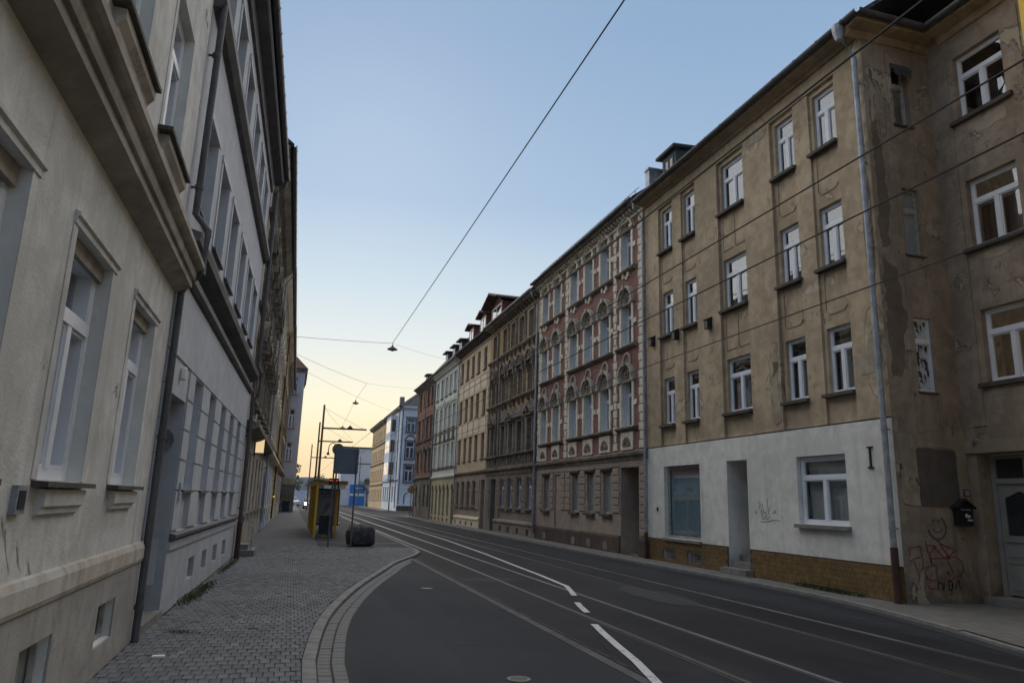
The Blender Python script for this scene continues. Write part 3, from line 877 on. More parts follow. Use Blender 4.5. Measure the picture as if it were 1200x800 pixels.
# paint scribble on the white wall (plane just proud of the render)
g = h.mb()
def gz_(pts, sc=.062, u0=4.62, z0=1.95):  # pixels of the enlarged view (16 per px, flipped to the wall)
    return [(u0 - (x - 130) / 480 * 1.02, z0 - (y - 200) / 470 * .62) for x, y in pts]
for st in ([(150, 450), (130, 480), (145, 515), (170, 490), (150, 450)], [(205, 290), (235, 310), (232, 350), (215, 395), (195, 430)], [(280, 330), (278, 380)], [(375, 210), (372, 320), (376, 420), (380, 480)],
           [(250, 440), (262, 600), (300, 600), (330, 580)], [(300, 430), (290, 490), (340, 490)], [(410, 370), (405, 420)], [(400, 430), (390, 500), (405, 560), (360, 610)], [(450, 470), (470, 500)],
           [(500, 440), (485, 480), (510, 490), (520, 455), (500, 440)], [(240, 650), (330, 650), (420, 630), (520, 605), (590, 632)], [(480, 660), (500, 665)], [(270, 420), (258, 520), (300, 560), (330, 540)], [(330, 470), (350, 530), (340, 600)]):
    g.stroke(gz_(st), .016, .004)
g.build('graffiti', 'spray_blue', h.e, recalc=False, label='thin scribbled marker tag on the white wall')

# ---- return wall of the same house, facing back along the street
n = north('wing', 'wing', RX, 11.594, 1.80)
ops = [(.74, 1.2, 10.0, 11.5), (.74, 1.2, 7.0, 8.5), (.74, 1.2, 4.08, 5.62)]
n.wall(ops, 0, 12.3, 'r0_wall', depth=.14, name='return_wall')
b = n.mb(); b.box(.62, .74, 0, .02, 3.2, 11.75); b.box(1.2, 1.32, 0, .02, 3.2, 11.75); b.build('pilaster', 'r0_wall', n.e)
W = n.window(.97, 10.0, .46, 1.5, 'T1', mat='frame_old', d=.12, sill='sill_dark', sill_w=.1, sd=.06, sth=.05, th=.04, label='narrow window with a ragged dark awning')
b = n.mb(); b.prism([(-.1, 11.5), (.03, 11.48), (.16, 11.28), (.15, 11.26), (-.1, 11.46)], .73, 1.21)
for k in range(8): b.box(.74 + k * .058, .78 + k * .058, .135, .148, 11.14 - .03 * (k % 3), 11.27)
A = b.mesh('awning', 'awning'); o_ = link('awning', A, n.e)
n.window(.97, 7.0, .46, 1.5, 'T1', mat='frame_old', d=.08, pane='glass_milky', sill='sill_dark', sill_w=.1, sd=.04, sth=.05, th=.035, label='narrow window blanked with a pale blind')
t = NT('flaking_white_glass_paint')
nz = t.noise(7, 6, .7, t.vmap((1, 1, .55)))
M['flake'] = t.bsdf(t.mix(t.ramp(nz, .5, .515), (.55, .58, .60), (.03, .035, .05)), .5)
n.window(.97, 4.08, .46, 1.54, 'T1', mat='frame_white', d=.05, pane='flake', sill='sill_dark', sill_w=.08, sd=.03, sth=.05, th=.035, label='narrow window with flaking white painted glass')
n.band([(0, 11.9), (.05, 11.92), (.08, 11.98), (.1, 12.06), (.36, 12.1), (.4, 12.12), (.4, 12.2), (0, 12.22)], -.42, 1.8, 'trim_tan')
n.gutter(12.22, .49, -.5, 1.36, .09)
n.wall([], 12.1, 12.4, 'sill_dark', o=-.02)
# irregular patches of repair and bare render, a few millimetres proud or sunk
def patch(h, pts, mat, y0, y1, jag=.03, seed=1, step=.07, name='render_patch'):
    r_ = random.Random(seed); out = []
    for (x0, z0), (x1, z1) in zip(pts, pts[1:] + pts[:1]):
        l = math.hypot(x1 - x0, z1 - z0); m = max(1, int(l / step))
        for k in range(m):
            f = k / m; out.append((x0 + (x1 - x0) * f + r_.uniform(-jag, jag), z0 + (z1 - z0) * f + r_.uniform(-jag, jag)))
    n_ = len(out)
    out = [((out[i - 1][0] + 2 * out[i][0] + out[(i + 1) % n_][0]) / 4, (out[i - 1][1] + 2 * out[i][1] + out[(i + 1) % n_][1]) / 4) for i in range(n_)]
    b = h.mb()
    cx = sum(p[0] for p in out) / n_; cz = sum(p[1] for p in out) / n_
    v = [(x, y1, z) for x, z in out] + [(x, y0, z) for x, z in out]
    f = [tuple(range(n_))] + [(i, i + n_, (i + 1) % n_ + n_, (i + 1) % n_) for i in range(n_)]
    b.add(v, f)
    return b.build(name, mat, h.e)
patch(n, [(.55, 1.80), (1.50, 1.80), (1.50, 2.93), (.53, 2.93)], 'patch_grey', 0, .012, .018, 4)
patch(n, [(.10, 1.80), (.52, 1.82), (.50, 2.85), (.48, 3.15), (.10, 3.25)], 'patch_ochre', 0, .02, .035, 5)
patch(n, [(1.53, 1.85), (1.75, 1.9), (1.78, 3.35), (.6, 3.2), (.52, 2.97), (1.5, 2.97)], 'patch_ochre', 0, .009, .03, 6)
patch(n, [(.10, 7.0), (.34, 7.2), (.42, 7.9), (.36, 8.6), (.40, 9.1), (.28, 9.6), (.25, 10.6), (.1, 10.7)], 'patch_brown', 0, .004, .07, 8, .07)
patch(n, [(.10, 4.3), (.40, 4.4), (.62, 5.6), (.44, 6.6), (.1, 6.9)], 'patch_brown', 0, .004, .07, 9, .07)
patch(n, [(.48, 4.9), (.6, 4.85), (.66, 5.1), (.55, 5.35), (.46, 5.2)], 'patch_ochre', 0.001, .008, .03, 10)
patch(n, [(.14, 9.9), (.22, 10.0), (.24, 11.2), (.16, 11.3)], 'patch_ochre', 0.001, .008, .03, 12)
g = n.mb()
gp = lambda pts: [(.12 + (x - 150) / 480 * 1.30, 1.62 - (y - 240) / 500 * 1.42) for x, y in pts]
for st in ([(160, 540), (200, 520), (270, 505), (255, 440), (160, 455), (160, 500)], [(190, 535), (222, 605)], [(310, 400), (320, 470), (345, 550), (340, 480), (400, 440), (320, 432)], [(275, 520), (265, 560), (290, 640), (330, 665), (385, 655), (380, 560), (290, 580)],
           [(350, 520), (420, 515), (515, 520), (430, 420), (575, 465), (480, 510), (560, 505), (620, 540), (630, 590), (590, 630), (520, 650)], [(490, 520), (500, 560), (535, 610)], [(370, 440), (470, 515)], [(300, 700), (330, 715), (380, 708)]):
    g.stroke(gp(st), .022, .016)
g.build('graffiti', 'spray_red', n.e, recalc=False, label='faded red outlined graffiti tag')
g = n.mb()
for st in ([(385, 720), (390, 670), (420, 680), (425, 720)], [(440, 670), (430, 722)], [(478, 720), (485, 660), (510, 665), (505, 720), (478, 722)], [(520, 680), (500, 730)], [(535, 715), (560, 660)], [(575, 655), (578, 718)], [(485, 750), (510, 745)], [(488, 600), (490, 622)], [(418, 395), (420, 410)]):
    g.stroke(gp(st), .02, .017)
g.build('graffiti', 'spray_black', n.e, recalc=False, label='small black scribble under the red tag')
g = n.mb()
c0 = gp([(425, 315)])[0]
g.arch(c0[0], c0[1], .20, .235, .011, .016, -170, 60, 16); g.arch(c0[0], c0[1] + .02, .10, .12, .011, .016, 200, 350, 10)
for x in (398, 440):
    e0 = gp([(x, 268)])[0]; g.arch(e0[0], e0[1], 0, .03, .011, .017, 0, 360, 8)
g.build('smiley_face', 'spray_grey', n.e, label='sprayed smiling face on the grey patch')
patch(r1, [(.14, 4.45), (.72, 4.5), (.88, 4.75), (.6, 4.85), (.4, 5.2), (.2, 5.55), (.12, 5.6)], 'patch_ochre', 0, .008, .05, 21)
patch(r1, [(3.40, 3.75), (3.62, 3.7), (3.68, 4.6), (3.6, 5.5), (3.42, 5.7), (3.46, 4.8)], 'patch_ochre', 0, .008, .05, 22)
patch(r1, [(3.5, 11.35), (4.3, 11.4), (4.35, 11.58), (3.9, 11.55), (3.4, 11.6)], 'patch_ochre', .004, .01, .04, 23)
patch(r1, [(.12, 6.2), (.28, 6.3), (.26, 7.4), (.34, 8.4), (.2, 9.6), (.12, 9.7)], 'patch_ochre', 0, .006, .04, 24)
patch(r1, [(6.3, 5.1), (6.55, 5.05), (6.6, 5.3), (6.4, 5.45)], 'patch_ochre', 0, .006, .04, 25)
absorb(r1.e, n)
# ---- set-back wall with the front door
n = House('wing', 'wing', 'R', 13.05, 8.1, 3.5)
n.wall([(1.72, 2.84, 9.93, 11.40), (1.72, 2.84, 7.05, 8.52), (1.72, 2.84, 4.24, 5.72), (1.2, 3.28, .0, 2.86, .42)], 0, 12.3, 'r0_wall', depth=.14, name='set_back_wall')
for z in (9.93, 7.05, 4.24):
    W = n.window(2.28, z, 1.12, 1.47, 'T', d=.12, sill='sill_dark', sill_w=.3, sd=.1, sth=.1, th=.06, curtain='curtain_brown' if z == 7.05 else None, ch=.66)
n.band([(0, 11.9), (.05, 11.92), (.08, 11.98), (.1, 12.06), (.36, 12.1), (.4, 12.12), (.4, 12.2), (0, 12.22)], 0, 3.1, 'trim_tan')
n.gutter(12.22, .49, 0, 3.1, .09)
for a0, a1 in ((1.3, 1.6), (2.98, 3.28)):
    n.mb().box(a0, a1, 0, .02, 3.4, 11.7).build('pilaster', 'r0_wall', n.e)
b = n.mb(); b.box(.9, 3.48, .0, .05, 2.87, 3.12); b.build('door_lintel', 'patch_ochre', n.e)
patch(n, [(1.5, 3.95), (2.9, 3.98), (2.8, 4.15), (1.6, 4.14)], 'patch_ochre', .001, .008, .04, 14)
patch(n, [(1.7, 9.5), (2.3, 9.42), (2.7, 9.66), (1.8, 9.78)], 'patch_ochre', .001, .007, .05, 15)
patch(n, [(2.0, 6.72), (2.6, 6.7), (2.7, 6.85), (2.0, 6.9)], 'patch_ochre', .001, .007, .04, 16)
# door
b = n.mb()
b.box(1.22, 1.32, -.40, -.30, .16, 2.84); b.box(3.16, 3.26, -.40, -.30, .16, 2.84); b.box(1.32, 3.16, -.40, -.28, 2.28, 2.38); b.box(1.32, 3.16, -.40, -.30, 2.76, 2.84)
for u in (1.93, 2.55): b.box(u - .025, u + .025, -.39, -.31, 2.38, 2.76)
b.box(2.20, 2.28, -.37, -.29, .2, 2.28)
for a0, a1 in ((1.32, 2.2), (2.28, 3.16)):
    b.box(a0, a1, -.37, -.325, .2, 1.3)
    for s0, s1 in ((a0, a0 + .12), (a1 - .12, a1)): b.box(s0, s1, -.37, -.325, 1.3, 2.28)
    uc = (a0 + a1) / 2
    b.plate([(a0 + .12, 2.0), (a0 + .22, 2.04), (uc, 2.14), (a1 - .22, 2.04), (a1 - .12, 2.0), (a1 - .12, 2.28), (a0 + .12, 2.28)], -.37, -.325)
    b.box(a0 + .08, a1 - .08, -.325, -.31, .3, .72); b.box(a0 + .08, a1 - .08, -.325, -.31, .78, 1.06); b.box(a0 + .06, a1 - .06, -.325, -.30, 1.18, 1.24)
    for k in range(2): b.box(a0 + .12 + k * .36, a0 + .40 + k * .36, -.31, -.30, .9, 1.0)
D = b.build('front_door', 'door_grey', n.e, label='grey panelled double door with arched dark panes')
b = n.mb(); b.box(1.44, 2.08, -.36, -.35, 1.3, 2.16); b.box(2.40, 3.04, -.36, -.35, 1.3, 2.16); b.box(1.32, 3.16, -.36, -.35, 2.38, 2.76)
b.build('pane', 'glass_far', D)
n.mb().tube([(2.36, -.32, 1.1), (2.36, -.26, 1.1), (2.5, -.26, 1.1)], .014, 6).build('handle', 'black_iron', D)
n.mb().box(1.1, 3.35, -.42, .1, 0, .15).build('door_step', 'concrete', n.e)
absorb(r1.e, n)
# roof of the wing
b = MB(); b.prism([(.5, 12.26), (-5, 16.3), (-5, 12.1)], 0, 3.3)
o_ = b.build('roof', 'roof', r1.e); o_.location = (-3.3, -1.85, .01)
# letter box and number plate near the corner
lb = thing('letter_box', 'black gabled metal letter box on the wall beside the grey front door', 'letter box', (12.72, 11.585, 1.45), R(180))
b = MB(); b.plate([(-.17, 0), (.17, 0), (.19, .36), (0, .47), (-.19, .36)], .0, .13); b.build('body', 'black_iron', lb)
b = MB(); b.plate([(-.24, .33), (0, .49), (.24, .33), (.24, .36), (0, .53), (-.24, .36)], -.005, .17); b.build('roof', 'black_iron', lb)
b = MB(); b.box(-.12, .12, .131, .14, .30, .325); b.build('slot', 'zinc', lb)
b = MB(); b.plate([(-.11, .2), (-.06, .15), (-.03, .2), (0, .15), (.03, .2), (.0, .24), (-.04, .22)], .131, .145); b.box(-.15, -.03, .131, .138, .1, .13); b.build('emblem', 'white_plate', lb)
np_ = thing('house_number_plate', 'small dark blue enamel plate with number 30 above the black letter box', 'number plate', (12.93, 11.585, 2.02), R(180))
MB().box(-.075, .075, .0, .012, 0, .14).build('plate', 'number_blue', np_)
def seg_digit(b, ch, x, z, w_, h_, t_, y):
    S_ = {'0': 'abcdef', '3': 'abgcd', '2': 'abged', '1': 'bc', '4': 'fgbc', '5': 'afgcd', '7': 'abc', '8': 'abcdefg'}[ch]
    P_ = dict(a=((0, 1), (1, 1)), b=((1, 1), (1, .5)), c=((1, .5), (1, 0)), d=((0, 0), (1, 0)), e=((0, 0), (0, .5)), f=((0, .5), (0, 1)), g=((0, .5), (1, .5)))
    for s_ in S_:
        (x0, z0), (x1, z1) = P_[s_]
        b.stroke([(x + x0 * w_, z + z0 * h_), (x + x1 * w_, z + z1 * h_)], t_, y)
b = MB(flip=0); seg_digit(b, '3', -.052, .035, .036, .075, .012, .014); seg_digit(b, '0', .012, .035, .036, .075, .012, .014)
b.build('digits', 'white_plate', np_, recalc=False)

# ---- golden yellow neighbour nearest the camera
h = House('yellow_house', 'golden yellow rendered house at the right edge of the picture, nearest on that side', 'R', RX, -8, 16.05)
h.wall([(2 + 2.4 * k, 3.1 + 2.4 * k, z, z + 1.5) for k in range(5) for z in (1.4, 4.3, 7.2, 10.1)], 0, 12.5, 'yellow_wall')
for k in range(5):
    for z in (1.4, 4.3, 7.2, 10.1): h.window(2.55 + 2.4 * k, z, 1.1, 1.5, 'T', d=.15, pane='glass_far')
b = h.mb(); b.box(16.0, 16.06, -9, -.001, 0, 12.5); b.build('gable_wall', 'yellow_wall', h.e)
h.roof(12.5, .4, 38, 5); h.gutter(12.5, .45, 0, 16.05)
h.shell(12.4, 9.4, 'yellow_wall', u0=.01, u1=15.98)

# ================================================================== RIGHT: red and cream ornate house
h = House('red_brick_house', 'ornate four-storey house of red brick with cream quoins, arched window hoods and mauve ground floor', 'R', RX, 22.06, 11.54)
pc = [1.5, 3.45, 5.12, 6.8, 8.9, 10.6]; pw = .84
gops = [(2.93, 3.67, 1.33, 2.9, .14), (4.55, 5.25, 1.33, 2.9, .14), (6.15, 6.9, 1.33, 2.9, .14), (9.75, 10.5, 1.33, 2.9, .14), (8.3, 9.0, .62, 2.9, .06, 1), (.65, 2.1, .0, 2.96, 1.0)]
h.wall(gops, 0, 3.35, 'pink_ground', name='ground_floor_wall')
h.wall([(u - pw / 2, u + pw / 2, z, z + hh, .24) for u in pc for z, hh in ((4.38, 1.7), (7.32, 1.62), (10.2, 1.62))], 3.35, 12.2, 'pink_brick', revmat='pale_reveal')
for a0, a1 in ((0, .63), (2.12, 11.54)):
    h.band([(0, .0), (.07, .0), (.07, .54), (.04, .6), (0, .61)], a0, a1, 'pink_plinth', 'plinth')
for u in (3.3, 4.9, 6.5, 10.1):
    b = h.mb(); b.plate([(u - .2, .06), (u + .2, .06), (u + .2, .26), (u + .12, .35), (u - .12, .35), (u - .2, .26)], .071, .085); b.build('cellar_vent', 'concrete', h.e)
h.band([(0, 3.2), (.03, 3.2), (.05, 3.3), (.14, 3.36), (.16, 3.46), (0, 3.52)], 0, h.L, 'stone_grey')
h.band([(0, 3.0), (.03, 3.0), (.03, 3.06), (0, 3.06)], 2.15, h.L, 'pink_ground', 'string_course')
for i, u in enumerate(pc):
    for j, (z, hh) in enumerate(((4.38, 1.7), (7.32, 1.62), (10.2, 1.62))):
        h.window(u, z, pw, hh, 'T', d=.21, pane='glass', sill=None, th=.055, ch=.66)
        surround(h, u, z, z + hh, pw, 'cream_stone', t=.15, proud=.05, top=False)
        b = h.mb()
        for sg in (-1, 1): b.box(u + sg * (pw / 2 + .132), u + sg * (pw / 2 + .36), 0, .04, z + .72, z + .9)
        b.build('stone_tie', 'cream_stone', h.e)
        if j < 2:
            tympanum(h, u, z + hh, pw, .95, o=.02); hood(h, u, z + hh, pw, 'arch', 'hood_stone', .16)
        else:
            tympanum(h, u, z + hh, pw, .62, o=.02); hood(h, u, z + hh, pw, 'seg', 'cream_stone', .14)
    # panel under the first-floor window and blind arch under the second-floor one
    b = h.mb(); b.box(u - .5, u + .5, 0, .05, 3.56, 4.18); b.build('apron_panel', 'cream_stone', h.e)
    b = h.mb(); b.arch(u, 3.68, .0, .33, .05, .075, n=8); b.arch(u, 3.7, .12, .17, .075, .1, n=8)
    for k in range(5): b.box(u + .24 * math.cos(R(20 + 35 * k)) - .03, u + .24 * math.cos(R(20 + 35 * k)) + .03, .075, .11, 3.68 + .24 * math.sin(R(20 + 35 * k)) - .03, 3.68 + .24 * math.sin(R(20 + 35 * k)) + .03)
    b.build('rosette', 'rosette', h.e)
    for z in (6.96, 9.86):
        if z > 9: 
            b = h.mb()
            for q in (-.2, .2): b.box(u + q - .07, u + q + .07, 0, .09, z + .02, z + .2)
            b.box(u - .09, u + .09, 0, .05, z - .04, z + .1); b.build('bracket', 'cream_stone', h.e)
        else:
            b = h.mb(); b.arch(u, z - .22, .25, .33, 0, .05, n=8); b.box(u - .37, u - .24, 0, .06, z - .32, z - .221); b.box(u + .24, u + .37, 0, .06, z - .32, z - .221); b.build('blind_arch', 'hood_stone', h.e)
for z in (4.2, 7.14, 10.02):
    for a0, a1 in ((.7, 2.26), (2.68, 7.34), (7.92, 11.1)):
        h.band([(0, z), (.1, z + .03), (.17, z + .09), (.17, z + .14), (0, z + .17)], a0, a1, 'stone_grey', 'sill_course')
for a0, a1 in ((.04, .52), (2.3, 2.64), (7.42, 7.84), (11.14, 11.5)):
    blocks(h, a0, a1, 3.55, 12.0, .3, 'cream_stone', alt=.12, name='quoin_block', proud=.05)
b = h.mb(); b.prism([(0, 12.0), (.1, 12.02), (.1, 12.1), (.0, 12.1)], 0, h.L); b.build('string_course', 'cream_stone', h.e)
b = h.mb(); k = .1
while k < h.L - .1:
    b.prism([(0, 12.102), (.26, 12.18), (.3, 12.26), (0, 12.26)], k, k + .12); k += .27
b.build('bracket_row', 'cream_stone', h.e, kind='stuff')
h.band([(0, 12.262), (.4, 12.262), (.44, 12.33), (.44, 12.4), (0, 12.42)], 0, h.L, 'stone_grey')
h.gutter(12.42, .52, 0, h.L, .085); h.roof(12.46, .5, 36, 5)
b = h.mb()
for k in range(14): u = .5 + k * .8; b.box(u, u + .015, .12, .14, 12.6, 12.95)
b.tube([(.2, .13, 12.93), (11.3, .13, 12.93)], .012, 6); b.build('snow_guard', 'gutter', h.e)
for u in (3.3, 4.9, 6.52, 10.12):
    h.window(u, 1.33, .7, 1.57, 'F', mat='frame_old', d=.1, sill='sill_dark', sill_w=.24, sd=.13, sth=.1, pane='glass_milky', th=.035)
    hood(h, u, 2.84, .66, 'flat', 'sill_dark', .08)
for a0, a1 in ((.06, .58), (2.18, 2.8), (3.82, 4.4), (5.38, 6.02), (7.02, 7.62), (7.7, 8.2), (9.1, 9.6), (10.62, 11.1)):
    blocks(h, a0, a1, 1.36 if a0 > .5 else .65, 2.95, .27, 'pink_ground', alt=.1)
b = h.mb(); b.box(.66, 2.09, -1.0, -.93, .0, 2.9); D = b.build('house_door', 'door_dark', h.e)
b = h.mb(); b.box(.75, 1.3, -.93, -.90, .2, 2.1); b.box(1.45, 2.0, -.93, -.90, .2, 2.1); b.box(.75, 2.0, -.93, -.90, 2.2, 2.8); b.build('door_panel', 'frame_brown', D)
b = h.mb(); b.box(2.101, 2.115, -.6, -.42, 1.35, 1.6); 
b.build('bell_plate', 'zinc', h.e)
h.shell(12.3, 9.5, 'stone_grey', u0=.004, u1=h.L - .004)

# ================================================================== RIGHT: soot-dark ornate house
h = House('soot_dark_house', 'soot-blackened ornate house with ochre brick upper floors, pediments and shell hoods', 'R', RX + .01, 33.62, 9.68)
dc = [1.15, 2.85, 4.45, 6.05, 8.25]; dw = .76
g_ops = [(u - .36, u + .36, 1.35, 2.88, .15) for u in dc[:4]] + [(7.45, 8.55, 0, 2.92, .9)]
h.wall(g_ops, 0, 3.35, 'dark_ground', name='ground_floor_wall')
h.wall([(u - dw / 2, u + dw / 2, 4.22, 5.8, .22) for u in dc], 3.35, 6.7, 'dark_stone', name='first_floor_wall')
h.wall([(u - dw / 2, u + dw / 2, z, z + 1.45, .22) for u in dc for z in (7.2, 10.0)], 6.7, 12.1, 'ochre_brick')
for i, u in enumerate(dc):
    for j, z in enumerate((4.22, 7.2, 10.0)):
        hh = 1.58 if j == 0 else 1.45
        h.window(u, z, dw, hh, 'T', d=.18, pane='glass_far', sill=None, th=.055)
        surround(h, u, z, z + hh, dw, 'dark_stone', t=.13, proud=.09)
        if j == 0: hood(h, u, z + hh + .12, dw, 'tri' if i % 2 == 0 else 'flat', 'dark_stone', .26)
        if j == 1: hood(h, u, z + hh + .12, dw, 'shell', 'dark_stone', .24)
        if j == 2: hood(h, u, z + hh + .1, dw, 'flat', 'stone_grey', .1)
        b = h.mb()
        for q in (-1, 1): b.box(u + q * (dw / 2 + .16), u + q * (dw / 2 + .26), 0, .06, z - .1, z + hh); b.prism([(0, z - .5), (.1, z - .42), (.18, z - .22), (0, z - .22)], u + q * .34 - .06, u + q * .34 + .06)
        b.build('pilaster', 'dark_stone', h.e)
h.band([(0, 3.1), (.04, 3.1), (.08, 3.3), (.2, 3.38), (.22, 3.52), (0, 3.58)], 0, h.L, 'dark_stone')
for z in (4.02, 7.0, 9.8):
    h.band([(0, z), (.12, z + .04), (.2, z + .12), (.2, z + .18), (0, z + .2)], .1, h.L - .1, 'dark_stone', 'sill_course')
for a0, a1 in ((.08, .45), (6.95, 7.2), (9.3, 9.6)):
    h.mb().box(a0, a1, 0, .08, 3.6, 9.79).build('corner_pilaster', 'dark_stone', h.e)
b = h.mb(); k = .2
while k < h.L: b.box(k, k + .1, 0, .09, 3.6, 4.0); k += .32
b.build('baluster_row', 'dark_stone', h.e, kind='stuff')
b = h.mb(); k = .15
while k < h.L - .1: b.prism([(0, 11.8), (.24, 11.95), (.28, 12.05), (0, 12.05)], k, k + .14); k += .5
b.build('bracket_row', 'stone_grey', h.e, kind='stuff')
h.band([(0, 12.052), (.38, 12.052), (.44, 12.12), (.44, 12.2), (0, 12.22)], 0, h.L, 'stone_grey')
h.gutter(12.24, .52, 0, h.L, .085, 'zinc'); h.roof(12.28, .5, 36, 5)
for u in dc[:4]:
    h.window(u, 1.35, .72, 1.53, 'T', d=.12, pane='glass_far', sill='dark_stone', sill_w=.24, sd=.14, sth=.1, th=.04)
for a0, a1 in ((.1, .7), (1.6, 2.4), (3.3, 4.0), (4.9, 5.6), (6.5, 7.3), (8.7, 9.4)):
    blocks(h, a0, a1, 1.1 if 1 < a0 < 6 else .65, 2.98, .27, 'dark_ground', alt=.08)
h.band([(0, 0), (.08, 0), (.08, .5), (.14, .56), (.12, .66), (0, .72)], 0, 7.43, 'dark_ground', 'plinth')
for u in (1.1, 2.8, 4.4, 6.0): h.mb().box(u - .2, u + .2, .081, .085, .08, .36).build('cellar_vent', 'black_hole', h.e)
b = h.mb(); b.box(7.47, 8.53, -.9, -.84, 0, 2.9); D = b.build('house_door', 'door_dark', h.e)
h.mb().box(7.6, 8.4, -.84, -.82, 2.3, 2.8).build('pane', 'glass_far', D)
h.pipe(.05, [(0, .5, 12.1), (0, .45, 11.9), (.0, .14, 11.5), (0, .13, .3)], .05, 'zinc')
h.pipe(7.25, [(0, .2, 11.6), (0, .14, 11.4), (0, .14, 3.7)], .045, 'pipe_dark')
h.shell(12.2, 9.5, 'stone_grey', u0=.004, u1=h.L - .004)

# ================================================================== RIGHT: beige house with red dormers
h = House('beige_house', 'plain beige rendered house with pale cream panels and red-brown roof dormers', 'R', RX + .02, 43.31, 8.62)
cc = [1.25, 3.0, 4.6, 6.2, 7.9]; cw = .8
g_ops = [(u - .36, u + .36, 1.33, 2.9, .12) for u in cc[1:]] + [(.3, 1.25, 0, 2.93, .5)]
h.wall(g_ops, 0, 3.4, 'pink_ground', name='ground_floor_wall')
h.wall([(u - cw / 2, u + cw / 2, z, z + hh, .16) for u in cc for z, hh in ((4.25, 1.58), (7.02, 1.55), (9.95, 1.45))], 3.4, 12.0, 'cream_wall')
for u in cc:
    for z, hh in ((4.25, 1.58), (7.02, 1.55), (9.95, 1.45)):
        h.window(u, z, cw, hh, 'T', mat='frame_brown', d=.13, pane='glass_far', sill='sill_dark', sill_w=.1, sd=.08, sth=.06, th=.05)
    for z in (5.98, 8.72):
        h.mb().box(u - .62, u + .62, 0, .025, z, z + .85).build('wall_panel', 'cream_light', h.e)
for z in (5.86, 8.6, 6.88, 9.66):
    h.band([(0, z), (.035, z), (.035, z + .07), (0, z + .07)], 0, h.L, 'cream_light', 'string_course')
h.band([(0, 3.3), (.1, 3.36), (.14, 3.44), (.14, 3.5), (0, 3.56)], 0, h.L, 'stone_grey')
h.band([(0, 11.85), (.3, 12.0), (.42, 12.05), (.42, 12.14), (0, 12.16)], 0, h.L, 'sill_dark')
h.gutter(12.16, .5, 0, h.L, .085); h.roof(12.2, .5, 36, 5)
for u in cc[1:]:
    h.window(u, 1.33, .72, 1.57, 'T', mat='frame_brown', d=.1, pane='glass_far', sill='stone_grey', sill_w=.3, sd=.14, sth=.12, th=.04)
for a0, a1 in ((1.5, 2.5), (3.45, 4.15), (5.05, 5.75), (6.65, 7.4)):
    blocks(h, a0, a1, 1.1, 2.98, .27, 'pink_ground', alt=.08)
h.band([(0, 0), (.08, 0), (.08, .42), (.13, .5), (.1, .6), (0, .66)], 1.3, h.L, 'cream_light', 'plinth')
for u in cc[1:]: h.mb().box(u - .18, u + .18, .081, .085, .08, .32).build('cellar_vent', 'black_hole', h.e)
D = h.mb().box(.31, 1.24, -.5, -.45, 0, 2.92).build('house_door', 'cream_wall', h.e)
h.mb().box(.62, .85, -.449, -.44, 1.15, 1.45).build('notice', 'white_plate', D)
h.pipe(8.55, [(0, .48, 12.1), (0, .44, 11.9), (.0, .13, 11.5), (0, .12, .3)], .045, 'zinc')
dormer(h, -1.3, 1.2, -.3, 12.5, 13.9, 'dormer_red', 'roof_red', 'frame_white', .6, 3.4, .6)
dormer(h, 2.4, 4.1, -.25, 12.5, 13.9, 'dormer_red', 'roof_red', 'frame_white', .3, 3, .3)
dormer(h, 5.9, 7.4, -.25, 12.5, 13.8, 'dormer_red', 'roof_red', 'frame_white', .3, 3, .25)
h.shell(12.1, 9.5, 'stone_grey', u0=.004, u1=h.L - .004)

# ================================================================== RIGHT: pale mint house
h = House('mint_house', 'pale mint grey house with five window axes, stucco hoods and a yellowish arcaded ground floor', 'R', RX, 51.94, 9.56)
mc = [1.5, 3.15, 4.75, 6.5, 8.4]; mw = .84
arc = [.9, 2.5, 4.05, 5.55, 7.05, 8.6]
h.wall([(u - .38, u + .38, .45 if i else 0, 2.45, .2) for i, u in enumerate(arc)], 0, 3.35, 'mint_ground', name='ground_floor_wall')
h.wall([(u - mw / 2, u + mw / 2, z, z + hh, .16) for u in mc for z, hh in ((4.15, 1.75), (7.05, 1.75), (9.75, 1.5))], 3.35, 11.9, 'mint_wall')
for i, u in enumerate(mc):
    for j, (z, hh) in enumerate(((4.15, 1.75), (7.05, 1.75), (9.75, 1.5))):
        h.window(u, z, mw, hh, 'T', d=.13, pane='glass_far', sill='stone_grey', sill_w=.2, sd=.1, sth=.09, th=.05)
        surround(h, u, z, z + hh, mw, 'mint_wall', t=.13, proud=.05)
        if j < 2: hood(h, u, z + hh + .12, mw, 'tri' if (j == 1 and i == 2) else 'flat', 'stone_grey' if j == 0 else 'mint_wall', .16)
for i, u in enumerate(arc):
    b = h.mb(); n_ = 10
    b.plate([(u + .38 * math.cos(R(180 * k / n_)), 2.451 + .38 * math.sin(R(180 * k / n_))) for k in range(n_ + 1)], 0.001, .012); f_ = b.build('arch_field', 'sill_dark', h.e)
    b = h.mb(); b.arch(u, 2.45, .38, .5, 0, .05, n=8); b.build('arch_moulding', 'mint_ground', h.e)
    if i: h.window(u, .45, .76, 2.0, 'T', mat='frame_old', d=.16, pane='glass_far', sill=None, th=.05)
    else: h.mb().box(u - .37, u + .37, -.2, -.16, 0, 2.44).build('house_door', 'door_dark', h.e)
    if i: h.mb().box(u - .2, u + .2, .0, .015, .08, .32).build('cellar_vent', 'black_hole', h.e)
h.band([(0, 3.25), (.1, 3.3), (.14, 3.38), (.14, 3.44), (0, 3.5)], 0, h.L, 'mint_wall')
for z in (3.95, 6.8): h.band([(0, z), (.06, z), (.06, z + .1), (0, z + .1)], 0, h.L, 'stone_grey', 'string_course')
b = h.mb()
for u in mc:
    for q in (-.25, 0, .25): b.box(u + q - .05, u + q + .05, 0, .07, 6.2, 6.75)
b.build('stucco_ornament', 'rosette', h.e)
